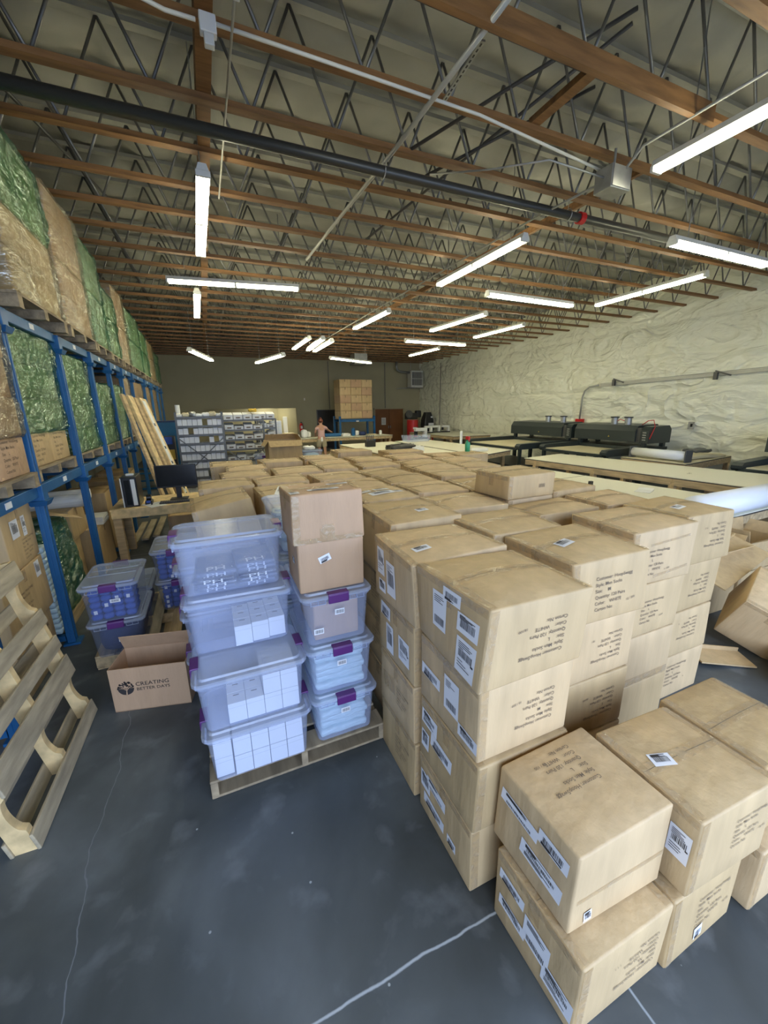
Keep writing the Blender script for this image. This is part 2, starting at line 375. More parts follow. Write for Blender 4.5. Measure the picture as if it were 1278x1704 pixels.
# ---------------------------------------------------------------- the room shell
def floor():
    mb = MB(); mb.box(((XL+XR)/2, (YB+YF)/2, -0.1), (XR-XL+0.6, YF-YB+0.3, 0.2))
    struct(mb.build('floor', M['floor']))
    mb = MB(); mb.box(((XL+XR)/2, YB-6.2, -0.12), (XR-XL+6, 12, 0.2)); struct(mb.build('trim_1', M['apron']))
floor()
def walls():
    mb = MB()                                     # far wall with an alcove
    a0, a1, az = -0.01, 4.35, 2.11
    mb.box(((XL+a0)/2-0.1, YF+0.1, ZT/2), (a0-XL+0.2, 0.2, ZT))
    mb.box(((a1+XR)/2+0.1, YF+0.1, ZT/2), (XR-a1+0.2, 0.2, ZT))
    mb.box(((a0+a1)/2, YF+0.1, (ZT+az)/2), (a1-a0, 0.2, ZT-az))
    mb.box(((a0+a1)/2, YF+1.6, az/2), (a1-a0+2.6, 0.15, az))
    mb.box((a0-0.1, YF+0.9, az/2), (0.2, 1.6, az+0.2)); mb.box((a1+0.9, YF+0.9, az/2), (0.2, 1.6, az+0.2))
    mb.box(((a0+a1)/2+0.3, YF+0.95, az+0.1), (a1-a0+2.4, 1.7, 0.2)); mb.box(((a0+a1)/2+0.3, YF+0.95, -0.1), (a1-a0+2.4, 1.7, 0.2))
    mb.loft([[(a1-0.02, YF+0.02, z_), (a1-0.02, YF+1.5, z_), (a1-0.75, YF+1.5, z_)] for z_ in (0, az)])
    struct(mb.build('wall_far', M['farwall']))
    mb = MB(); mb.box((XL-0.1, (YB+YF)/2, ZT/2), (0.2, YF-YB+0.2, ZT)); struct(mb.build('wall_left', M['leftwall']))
    mb = MB()
    mb.box(((XL+DOOR0)/2, YB-0.1, ZT/2), (DOOR0-XL, 0.2, ZT)); mb.box(((DOOR1+XR)/2, YB-0.1, ZT/2), (XR-DOOR1, 0.2, ZT))
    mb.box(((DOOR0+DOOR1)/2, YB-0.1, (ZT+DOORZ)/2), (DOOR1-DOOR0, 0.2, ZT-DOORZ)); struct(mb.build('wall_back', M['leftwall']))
    # quilted vinyl insulation on the right wall: a wrinkled sheet, pinned in rows
    pins = [(17.2, 3.4), (13.6, 2.9), (10.6, 3.45), (7.2, 2.6), (5.9, 2.45), (12.4, 1.9), (8.8, 3.6), (15.5, 2.3), (9.6, 2.2), (5.0, 3.5), (6.4, 3.9)]
    pr_ = random.Random(5); pins += [(pr_.uniform(3.5, 20.5), pr_.choice((1.62, 2.45, 3.3, 4.15))) for _ in range(22)]
    ny, nz_ = 420, 110
    vs = []; fs = []
    for j in range(nz_+1):
        z = ZT*j/nz_
        for i in range(ny+1):
            y = YB + (YF-YB)*i/ny
            n1 = noise.noise((y*0.9, z*1.3, 1.1))*0.07
            n2 = abs(noise.noise((y*2.2+1.6*noise.noise((y*0.7, z*0.8, 4)), z*2.6+1.6*noise.noise((y*0.6, z*0.9, 8)), 7.7)))*0.09
            n3 = abs(noise.noise((y*5+2*noise.noise((y*1.5, z*2, 9)), z*6+2*noise.noise((y*2, z*2, 2)), 3.3)))*0.028
            seam = 0.0
            for zs in (0.85, 1.62, 2.45, 3.3, 4.15): seam -= 0.06*math.exp(-((z-zs)/0.05)**2)
            pl_ = 0.0
            for (py, pz) in pins:
                dy, dz = y-py, z-pz; r = math.hypot(dy, dz)
                if r < 1.8:
                    th = math.atan2(dz, dy)
                    pl_ += 0.034*(abs(math.sin(6*th+py+0.6*noise.noise((r*2, th, py))))-0.5)*math.exp(-r/0.7)*min(1, r/0.12) - 0.03*math.exp(-(r/0.10)**2)
            vs.append((XR - 0.03 - n1 - n2 - n3 - pl_ - seam*-1*-1*0 + (-seam)*0.8, y, z))
    for j in range(nz_):
        for i in range(ny):
            a = j*(ny+1)+i; fs.append((a, a+1, a+ny+2, a+ny+1))
    mb = MB(); mb.add(vs, fs); mb.box((XR+0.2, (YB+YF)/2, ZT/2), (0.2, YF-YB+0.2, ZT))
    struct(mb.build('wall_right', M['insul'], smooth=True, fix=False))
    # ceiling: sagging faced batts between the trusses
    nx, ny = 150, 300; vs = []; fs = []
    for j in range(ny+1):
        y = YB + (YF-YB)*j/ny
        for i in range(nx+1):
            x = XL + (XR-XL)*i/nx
            ph = ((y-2.027)/0.731) % 1.0
            sag = 0.11*math.sin(math.pi*ph)*(0.5+1.0*abs(noise.noise((x*0.7, y*0.3, 2))))
            px = (x/1.22) % 1.0
            sag += -0.03*math.exp(-((px-0.5)/0.05)**2)
            sag += 0.09*abs(noise.noise((x*1.5, y*1.9, 5))) + 0.05*abs(noise.noise((x*3.6, y*3.2, 9)))
            vs.append((x, y, ZT-0.02-sag))
    for j in range(ny):
        for i in range(nx):
            a = j*(nx+1)+i; fs.append((a, a+nx+1, a+nx+2, a+1))
    mb = MB(); mb.add(vs, fs); mb.box(((XL+XR)/2, (YB+YF)/2, ZT+0.1), (XR-XL+0.6, YF-YB+0.4, 0.1))
    struct(mb.build('ceiling', M['batts'], smooth=True, fix=False))
walls()
def far_wall_fittings():
    d = empty('door_1', (9.62, YF-0.03, 0)); struct(d)
    for s in (-1, 1):
        mb = MB(); mb.box((s*0.44, 0, 1.0), (0.86, 0.05, 1.98), bev=0.005); leaf = mb.build('door_leaf', M['brown'], d)
        mb = MB(); mb.box((s*0.06, -0.05, 1.0), (0.03, 0.05, 0.14)); mb.build('door_handle', M['steel'], leaf)
    mb = MB()
    for s in (-1, 1): mb.box((s*0.91, 0, 1.02), (0.06, 0.09, 2.04))
    mb.box((0, 0, 2.02), (1.88, 0.09, 0.05)); mb.build('door_frame', M['farwall'], d)
    mb = MB(); mb.box((9.26, YF-0.066, 1.32), (0.27, 0.006, 0.40)); s = mb.build('paper_notice', M['white'])
    mb = MB()
    for k in range(7): mb.box((9.26, YF-0.071, 1.44-0.04*k), (0.18, 0.003, 0.008))
    mb.build('printed_lines', M['inkgrey'], s)
    tag(s, 'white paper notice taped to the left leaf of the brown double door', 'notice')
    d = empty('door_2', (5.97, YF-0.03, 0)); struct(d)
    mb = MB(); mb.box((0, 0, 0.99), (1.06, 0.05, 1.96)); mb.build('door_leaf', M['black'], d)
    mb = MB(); mb.box((-0.55, 0, 1.0), (0.04, 0.08, 2.0)); mb.box((0.55, 0, 1.0), (0.04, 0.08, 2.0)); mb.box((0, 0, 1.99), (1.14, 0.08, 0.04)); mb.build('door_frame', M['darksteel'], d)
    for k, x in enumerate((6.14, 9.39)):
        mb = MB(); z0 = 2.03
        mb.box((x, YF-0.01, (4.45+z0)/2), (0.035, 0.02, 4.45-z0)); struct(mb.build('trim_%d' % (k+2), M['greyiron']))
    mb = MB(); mb.box((9.6, YF-0.01, 2.2), (2.6, 0.02, 0.02)); struct(mb.build('trim_4', M['farwall']))
far_wall_fittings()

# ---------------------------------------------------------------- roof trusses
ZC, ZTOP, SP = 4.48, 5.32, 0.75
ORD = ['zeroth', 'first', 'second', 'third', 'fourth', 'fifth', 'sixth', 'seventh', 'eighth', 'ninth', 'tenth', 'eleventh', 'twelfth', 'thirteenth', 'fourteenth',
       'fifteenth', 'sixteenth', 'seventeenth', 'eighteenth', 'nineteenth', 'twentieth', '21st', '22nd', '23rd', '24th', '25th', '26th', '27th', '28th', '29th', '30th']
def trusses():
    L = XR-XL-0.1
    def chord(z, hgt, wid):
        mb = MB(); n = 24
        rings = []
        for i in range(n+1):
            x = XL+0.05+L*i/n; j = 0.006*noise.noise((i*0.8, z, 3))
            rings.append([(x, -wid/2, z+j), (x, wid/2, z+j), (x, wid/2, z+hgt+j), (x, -wid/2, z+hgt+j)])
        return mb.loft(rings).mesh('chord', M['joist'])
    bot = chord(ZC, 0.045, 0.09); top = chord(ZTOP, 0.04, 0.09); top.materials[0] = M['batts']
    webs = []
    for s in (-1, 1):
        mb = MB(); mb.cyl((0, 0, ZC+0.02), (s*SP/2, 0, ZTOP+0.01), 0.0135, 6)
        mb.box((0, 0, ZC+0.03), (0.05, 0.02, 0.05)); webs.append(mb.mesh('web', M['websteel'], True))
    nodes = [x for x in [-0.10+SP*k for k in range(-4, 17)] if XL+0.3 < x < XR-0.35]
    allw = MB()
    for x in nodes:
        for s in (-1, 1): allw.cyl((x, 0, ZC+0.02), (x+s*SP/2, 0, ZTOP+0.01), 0.0135, 5)
    farw = allw.mesh('webs', M['websteel'], True)
    k = 0; y = 2.027-0.731
    while y < YF-0.15:
        t = empty('roof_truss', (0, y, 0))
        tag(t, 'open-web timber and steel roof truss, %s from the camera end' % ORD[k+1], 'roof truss', 'open-web roof trusses across the warehouse')
        def part(nm, me, x=0):
            o = bpy.data.objects.new(nm, me); col.objects.link(o); o.parent = t; o.location = (x, 0, 0)
        part('bottom_chord', bot); part('top_chord', top)
        if k <= 12:
            jit = 0
            for x in nodes:
                for wm in webs: part('web', wm, x+jit)
        else: part('web', farw)
        k += 1; y += 0.731
trusses()
def overhead():
    def board(x, y0, y1, z, wdt, hgt, lab, name='brace_board'):
        mb = MB(); mb.box((x, (y0+y1)/2, z), (wdt, y1-y0, hgt)); tag(mb.build(name, M['joist']), lab, 'beam')
    board(0.28, 2.0, YF-0.1, 4.60, 0.11, 0.14, 'long brown brace board running away along the ceiling, nearest the racks')
    board(4.75, 3.6, YF-0.1, 4.58, 0.05, 0.09, 'long brown brace board above the middle row of strip lights')
    board(3.05, 2.76, 3.48, 4.555, 0.10, 0.05, 'short timber block bridging the second and third roof trusses')
    mb = MB(); mb.box((1.2, 2.68, 4.46), (6.2, 0.05, 0.13)); tag(mb.build('timber_beam', M['joist']), 'thick timber beam fixed beside the second roof truss', 'beam')
    for y_, z_, lab in ((2.83, 4.62, 'dark steel rod beside the thick timber beam, nearer of two'), (2.95, 4.62, 'dark steel rod beside the thick timber beam, farther of two')):
        mb = MB(); mb.cyl((0.9, y_, z_), (4.2, y_, z_), 0.014, 8); tag(mb.build('brace_rod', M['darksteel'], smooth=True), lab, 'brace rod')
    # sprinkler main under the trusses
    mb = MB(); mb.cyl((XL+0.05, 4.285, 4.335), (XR-0.1, 4.285, 4.335), 0.049, 16)
    p = mb.build('sprinkler_pipe', M['sprink'], smooth=True)
    for x in (-1.2, 1.9, 4.4, 7.2):
        mb = MB(); mb.tube([(x, 4.285+0.066*math.cos(t), 4.335+0.066*math.sin(t)) for t in [2*math.pi*i/14 for i in range(15)]], 0.006, 6)
        mb.cyl((x, 4.285, 4.40), (x, 4.285, 4.50), 0.005, 6); mb.build('hanger', M['steel'], p)
    mb = MB(); mb.cyl((4.58, 4.285, 4.335), (4.66, 4.285, 4.335), 0.066, 14); tag(mb.build('coupling', M['red'], p), 'red coupling')
    tag(p, 'thick dark steel sprinkler pipe crossing under the roof trusses', 'pipe')
    def pipe(pts, r, lab, mt='conduit', name='conduit', cat='conduit'):
        mb = MB(); mb.tube(pts, r, 10); return tag(mb.build(name, M[mt], smooth=True), lab, cat)
    pipe([(1.95, 2.5, 4.42), (1.93, 4.0, 4.42), (1.86, 5.6, 4.42), (1.80, 7.2, 4.42)], 0.020, 'grey conduit running away under the trusses left of the junction box')
    pipe([(4.07, 1.3, 4.40), (4.05, 3.1, 4.40), (4.02, 3.26, 4.26)], 0.013, 'thin conduit above the nearest right strip light', )
    pipe([(3.98, 3.5, 4.25), (4.15, 4.6, 4.38), (4.14, 8, 4.40), (4.12, 14, 4.40), (4.1, 19.5, 4.40)], 0.013, 'long thin conduit above the middle row of strip lights')
    pipe([(0.30, 3.36, 4.42), (1.0, 3.38, 4.43), (2.4, 3.40, 4.43), (3.88, 3.42, 4.32)], 0.012, 'white cable conduit along the third truss from switch box to junction box', 'housing')
    pipe([(-1.4, 3.33, 4.52), (-0.6, 3.34, 4.50), (-0.25, 3.33, 4.44), (0.05, 3.35, 4.40), (0.22, 3.36, 4.41)], 0.012, 'white flexible conduit left of the small ceiling switch box', 'housing')
    pipe([(3.9, 3.32, 4.2), (3.3, 3.5, 4.33), (2.9, 3.9, 4.36), (2.5, 4.4, 4.47)], 0.009, 'curved grey cable leaving the junction box to the left', 'steel', 'cable', 'cable')
    pipe([(0.44, 2.5, 4.45), (0.44, 2.9, 4.42), (0.42, 5.6, 4.40)], 0.009, 'thin grey rod running down from the small ceiling switch box')
    for a, b, lab in (((2.1, 4.25, 4.5), (3.4, 2.8, 5.0), 'dark diagonal brace rod over the left of the junction box'), ((2.5, 4.5, 4.5), (3.9, 3.6, 5.1), 'dark diagonal brace rod right above the junction box'),
                      ((-1.4, 3.6, 4.5), (-0.9, 8.5, 5.2), 'dark diagonal brace rod above the left racks'), ((2.5, 6.6, 4.52), (3.6, 3.0, 5.1), 'long dark diagonal brace rod in the middle of the ceiling')):
        mb = MB(); mb.cyl(a, b, 0.016, 8); tag(mb.build('brace_rod', M['darksteel'], smooth=True), lab, 'brace rod')
    mb = MB(); mb.box((0, 0, 0), (0.035, 0.62, 0.012)); o = mb.build('slotted_angle', M['steel'])
    o.location = (2.05, 3.15, 4.47); o.rotation_euler = (0.05, 0, -0.12)
    mb = MB()
    for k in range(12): mb.box((0, -0.28+0.05*k, -0.007), (0.010, 0.025, 0.002))
    mb.build('slots', M['black'], o); tag(o, 'slotted metal strap spanning between the second and third trusses', 'strap')
    j = empty('junction_box', (3.98, 3.34, 4.10)); 
    mb = MB(); mb.box((0, 0, 0.10), (0.27, 0.20, 0.20), bev=0.008); mb.build('box_body', M['steel'], j)
    mb = MB(); mb.box((0, -0.104, 0.10), (0.25, 0.01, 0.18), bev=0.003); mb.build('box_cover', M['steel'], j)
    mb = MB(); mb.cyl((0, 0, 0.2), (0, 0, 0.38), 0.012, 8); mb.build('bracket', M['steel'], j)
    tag(j, 'grey steel electrical junction box hanging under the trusses', 'junction box')
    j = empty('switch_box', (0.29, 3.36, 4.36))
    mb = MB(); mb.box((0, 0, 0.04), (0.10, 0.06, 0.10), bev=0.006); mb.build('box_body', M['white'], j)
    mb = MB(); mb.box((0.0, 0, -0.04), (0.06, 0.05, 0.06), bev=0.006); mb.build('box_plug', M['housing'], j)
    tag(j, 'small white ceiling outlet box on the third roof truss', 'outlet box')
    # duct, unit heater
    mb = MB(); mb.box((0, 0, 0), (0.62, 0.62, 0.44)); d = mb.build('vent_duct', M['steel'], loc=(6.8, 18.4, 4.26))
    mb = MB(); mb.box((0, 0, -0.23), (0.68, 0.68, 0.03)); mb.build('flange', M['steel'], d)
    tag(d, 'square sheet metal vent duct dropping from the far ceiling', 'duct')
    h = empty('unit_heater', (11.05, 20.7, 3.14))
    mb = MB(); mb.box((0, 0.12, 0.45), (0.74, 0.5, 0.90), bev=0.02); mb.build('heater_cabinet', M['housing'], h)
    mb = MB(); mb.box((0, -0.135, 0.47), (0.62, 0.01, 0.70)); mb.build('grille_opening', M['black'], h)
    for k in range(9):
        mb = MB(); mb.box((-0.26+0.065*k, -0.15, 0.47), (0.018, 0.02, 0.70)); mb.build('louvre', M['housing'], h)
    mb = MB(); mb.box((0, -0.15, 0.47), (0.62, 0.02, 0.03)); mb.build('louvre_bar', M['housing'], h)
    mb = MB(); mb.tube([(-0.35, 0.1, 0.80), (-0.95, 0.1, 0.84), (-1.12, 0.1, 0.92), (-1.17, 0.1, 1.05), (-1.17, 0.1, 1.34)], 0.065, 12); mb.build('flue_pipe', M['steel'], h, smooth=True)
    mb = MB(); mb.cyl((-1.1, 0.2, -0.05), (1.0-0.45, 0.2, 0.0), 0.015, 6); mb.cyl((-1.1, 0.2, -0.05), (-0.2, -0.2, 0.03), 0.012, 6); mb.build('support_rail', M['steel'], h)
    for s in (-1, 1):
        mb = MB(); mb.cyl((s*0.3, 0.1, 0.88), (s*0.3, 0.1, 1.34), 0.01, 6); mb.build('hanger_rod', M['steel'], h)
    tag(h, 'grey louvred unit heater hung in the far right corner', 'heater')
overhead()

# ---------------------------------------------------------------- strip lights
LIGHTS = [(0.23,4.62,0.19,6.82,4.17,'nearest of the two in line with the left brace board'), (-0.35,8.28,1.83,7.98,4.17,'set crosswise at the left, just past the sprinkler pipe'), (0.11,8.84,0.07,11.03,4.17,'farther one in line with the left brace board'),
 (-0.20,11.73,0.35,13.86,3.52,'tilted, hung low near the left racks'), (1.67,13.87,2.14,11.73,3.49,'low and alone near the far wall, above the grey shelving'), (2.90,13.98,2.90,11.78,3.97,'leftmost of the three close together far away'), (3.18,13.15,3.07,10.96,3.84,'middle one of the three close together far away'),
 (3.58,13.94,3.55,11.74,3.92,'rightmost of the three close together far away'), (4.22,14.33,6.17,15.35,3.77,'crosswise by the square vent duct'), (4.06,11.24,4.12,9.05,4.19,'third from the camera in the middle row'), (5.61,11.21,7.80,11.34,3.94,'crosswise, directly above the farther small right one'),
 (8.10,15.74,8.19,13.55,4.15,'small, farthest on the right side'), (5.91,10.23,6.07,8.04,4.07,'pointing away, right of the middle row, past the crosswise one'), (8.38,11.67,8.47,9.47,4.25,'pointing away, second from the camera beside the insulated wall'), (4.16,6.95,4.17,4.75,4.20,'second from the camera in the middle row'),
 (4.92,6.52,7.11,6.60,4.01,'crosswise, right of the second in the middle row'), (8.12,6.88,8.07,4.68,4.16,'pointing away, nearest beside the insulated wall'), (5.50,3.66,7.69,3.68,3.97,'crosswise at the right edge of the view'),
 (4.19,3.06,4.19,0.86,4.20,'largest and nearest, upper right'), (0.36,2.86,0.36,0.66,4.22,'cut off by the top edge of the view')]
def make_light():
    root = empty('strip_light')
    mb = MB(); L = 2.2
    mb.prism([(-0.055, 0.045), (0.055, 0.045), (0.035, 0.10), (-0.035, 0.10)], lambda p: (-L/2, p[0], p[1]), lambda p: (L/2, p[0], p[1]))
    mb.build('housing', M['housing'], root)
    for x in (-L/2+0.015, 0, L/2-0.015):
        mb = MB(); mb.box((x, 0, 0.02), (0.03, 0.13, 0.05), bev=0.004); mb.build('lamp_holder', M['housing'], root)
    for x0 in (-L/2+0.03, 0.02):
        for s in (-1, 1):
            mb = MB(); mb.cyl((x0, s*0.043, 0.015), (x0+L/2-0.05, s*0.043, 0.015), 0.0175, 8); mb.build('tube', M['tube'], root, smooth=True)
    return root
proto = make_light()
for i, (x0, y0, x1, y1, z, lab) in enumerate(LIGHTS):
    o = proto if i == 0 else copy_tree(proto)
    o.location = ((x0+x1)/2, (y0+y1)/2, z-0.02); o.rotation_euler = (0, 0, math.atan2(y1-y0, x1-x0))
    tag(o, 'white fluorescent strip light, '+lab, 'strip light', 'fluorescent strip lights')
    for s in (-1, 1):
        mb = MB(); mb.cyl((s*0.8, 0, 0.10), (s*0.8, 0, 5.33-z+0.02), 0.006, 5); mb.build('suspension_rod', M['steel'], o)

# ---------------------------------------------------------------- cartons
TXT6 = 'Customer: HoopSwagg\nStyle: Men Socks\nSize:     %s\nQuantity: 120 Pairs\nColor:    WHITE\nCarton No:'
class Carton:
    def __init__(s, x0, x1, y0, y1, z0, h, label, mt='card', rz=0, seed=None, group='sock cartons in the big stack', jit=0.010, bulge=0.014,
                 name='carton', parent=None, rot=None, tape='x', bev=0.009, cat='carton', edges=True):
        s.w, s.d, s.h = x1-x0, y1-y0, h
        rnd = random.Random(seed if seed is not None else int((x0*131+y0*57+z0*911)*100)); s.r = rnd
        s.c = [[rnd.uniform(-jit, jit) for _ in range(3)] for _ in range(8)]
        for k in range(8):
            if k < 4: s.c[k][2] = 0
            else: s.c[k][2] = -abs(s.c[k][2])
        s.bulge = bulge*rnd.uniform(0.5, 1.2)
        mb = MB(); vs, fs = rbox((s.w, s.d, s.h), bev, 5); mb.add([s.warp(Vector(p)+Vector((0, 0, s.h/2))) for p in vs], fs)
        s.o = mb.build(name, M[mt], smooth=True, fix=False)
        s.o.location = ((x0+x1)/2, (y0+y1)/2, z0); s.o.rotation_euler = rot if rot else (0, 0, rz)
        if parent: s.o.parent = parent
        elif label: tag(s.o, label, cat, group)
        if tape: s.tape(tape, edges)
    def warp(s, p):
        u, v, t = p[0]/s.w+0.5, p[1]/s.d+0.5, p[2]/s.h
        q = [p[0], p[1], p[2]]
        for k in range(8):
            wgt = (u if k & 1 else 1-u)*(v if k & 2 else 1-v)*(t if k & 4 else 1-t)
            for a in range(3): q[a] += wgt*s.c[k][a]
        uu, vv = min(1, max(0, u)), min(1, max(0, v))
        q[2] += s.bulge*math.sin(math.pi*uu)*math.sin(math.pi*vv)*max(0, t)**3
        return tuple(q)
    def face(s, f, u, v, off=0.0015):
        """point on a face: u to the viewer's right, v up, metres from the lower left corner"""
        if f == 'F': return s.warp((-s.w/2+u, -s.d/2-off, v))
        if f == 'L': return s.warp((-s.w/2-off, s.d/2-u, v))
        if f == 'R': return s.warp((s.w/2+off, -s.d/2+u, v))
        if f == 'B': return s.warp((s.w/2-u, s.d/2+off, v))
        return s.warp((-s.w/2+u, -s.d/2+v, s.h+off))
    def quad(s, mb, f, u0, u1, v0, v1, off=0.0015, mi=0, n=4, rot=0, m_=4):
        uc, vc = (u0+u1)/2, (v0+v1)/2; cs, sn = math.cos(rot), math.sin(rot)
        vs = []
        for j in range(m_+1):
            for i in range(n+1):
                u = u0+(u1-u0)*i/n-uc; v = v0+(v1-v0)*j/m_-vc
                vs.append(s.face(f, uc+u*cs-v*sn, vc+u*sn+v*cs, off))
        fs = [(j*(n+1)+i, j*(n+1)+i+1, (j+1)*(n+1)+i+1, (j+1)*(n+1)+i) for j in range(m_) for i in range(n)]
        mb.add(vs, fs, mi)
    def tape(s, ax, edges=True):
        mb = MB(); sm = MB(); w_, d_, h_ = s.w, s.d, s.h
        if ax == 'x':
            s.quad(sm, 'T', 0.004, w_-0.004, d_/2-0.0015, d_/2+0.0015, 0.0012, n=8, m_=1)
            s.quad(mb, 'T', 0.004, w_-0.004, d_/2-0.026, d_/2+0.026, 0.002, n=8, m_=3)
            s.quad(mb, 'L', d_/2-0.026, d_/2+0.026, h_-0.10, h_-0.004, 0.002, m_=3); s.quad(mb, 'R', d_/2-0.026, d_/2+0.026, h_-0.10, h_-0.004, 0.002, m_=3)
            if edges:
                for e0, e1 in ((0.002, 0.035), (w_-0.035, w_-0.002)): s.quad(mb, 'T', e0, e1, 0.01, d_-0.01, 0.0018, n=2, m_=8)
                s.quad(mb, 'L', 0.01, d_-0.01, h_-0.038, h_-0.003, 0.0018, n=8, m_=1)
                s.quad(mb, 'F', 0.003, 0.04, 0.01, h_-0.006, 0.0018, n=1, m_=5)
        else:
            s.quad(sm, 'T', w_/2-0.0015, w_/2+0.0015, 0.004, d_-0.004, 0.0012, n=1, m_=8)
            s.quad(mb, 'T', w_/2-0.026, w_/2+0.026, 0.004, d_-0.004, 0.002, n=3, m_=8)
            s.quad(mb, 'F', w_/2-0.026, w_/2+0.026, h_-0.10, h_-0.004, 0.002)
            if edges:
                for e0, e1 in ((0.002, 0.035), (d_-0.035, d_-0.002)): s.quad(mb, 'T', 0.01, w_-0.01, e0, e1, 0.0018, n=8, m_=2)
        mb.build('packing_tape', M['tape'], s.o, fix=False); sm.build('flap_seam', M['seam'], s.o, fix=False)
        return s
    def label(s, f, u, v, w_, h_, rot=0, style=0):
        """white sticker with bars and lines; u,v its centre"""
        if f == 'L': rot *= 0.15
        mb = MB(); s.quad(mb, f, u-w_/2, u+w_/2, v-h_/2, v+h_/2, 0.003, 0, rot=rot)
        cs, sn = math.cos(rot), math.sin(rot)
        def q(a0, a1, b0, b1):
            am, bm_ = (a0+a1)/2, (b0+b1)/2
            uc, vc = u+am*cs-bm_*sn, v+am*sn+bm_*cs
            s.quad(mb, f, uc-(a1-a0)/2, uc+(a1-a0)/2, vc-(b1-b0)/2, vc+(b1-b0)/2, 0.0042, 1, n=1, m_=1, rot=rot)
        rr = random.Random(int(u*1000+v*313+style))
        W, Hh = w_*0.42, h_*0.42
        b0, b1 = (-0.05, 0.45) if style == 0 else ((-0.9, -0.4) if style == 1 else (-0.5, 0.5))
        x = -W*0.8
        while x < W*0.8:
            t = rr.choice((0.0012, 0.002, 0.003)); q(x, x+t, b0*Hh, b1*Hh); x += t+rr.choice((0.0014, 0.002, 0.003))
        for k in range(4):
            yy = Hh*(0.92-0.13*k) if style != 2 else -Hh*(0.62+0.12*k)
            q(-W*0.9, -W*0.9+W*rr.uniform(0.6, 1.7), yy-0.0015, yy+0.0015)
        if style == 0:
            for k in range(3): q(-W*0.9, -W*0.9+W*rr.uniform(0.6, 1.7), -Hh*(0.3+0.2*k)-0.0015, -Hh*(0.3+0.2*k)+0.0015)
            if h_ > 0.1: q(W*0.75, W*1.05, -Hh*0.16, -Hh*0.04)
        mb.build('shipping_label', [M['paper'], M['ink']], s.o, fix=False); return s
    def text(s, f, u, v, body, size=0.03, flip=False, rot=0, mt='inkgrey', nm='printed_text'):
        vs, fs, wd, ht = text_mesh(body, size*0.88)
        a = rot + (math.pi if flip else 0); cs, sn = math.cos(a), math.sin(a)
        pts = []
        for (x, y) in vs:
            x -= wd/2; y -= ht/2
            pts.append(s.face(f, u+x*cs-y*sn, v+x*sn+y*cs, 0.0026))
        mb = MB(); mb.add(pts, fs); mb.build(nm, M[mt], s.o, fix=False); return s
    def sock(s, f='F', u=None, v=None, size=0.024, letter='L', flip=True, num='18/100'):
        u = s.w*0.56 if u is None else u; v = s.h*0.52 if v is None else v
        s.text(f, u, v, TXT6 % letter, size, flip)
        k = -1 if flip else 1
        s.text(f, u+k*size*4.2, v-k*size*2.2, num, size*0.7, flip, 0.12, nm='handwritten_number'); return s
    def smudge(s, f, u0, u1, v0, v1, rot=0):
        mb = MB(); s.quad(mb, f, u0, u1, v0, v1, 0.0016, rot=rot); mb.build('tape_scrap', M['tape'], s.o, fix=False); return s

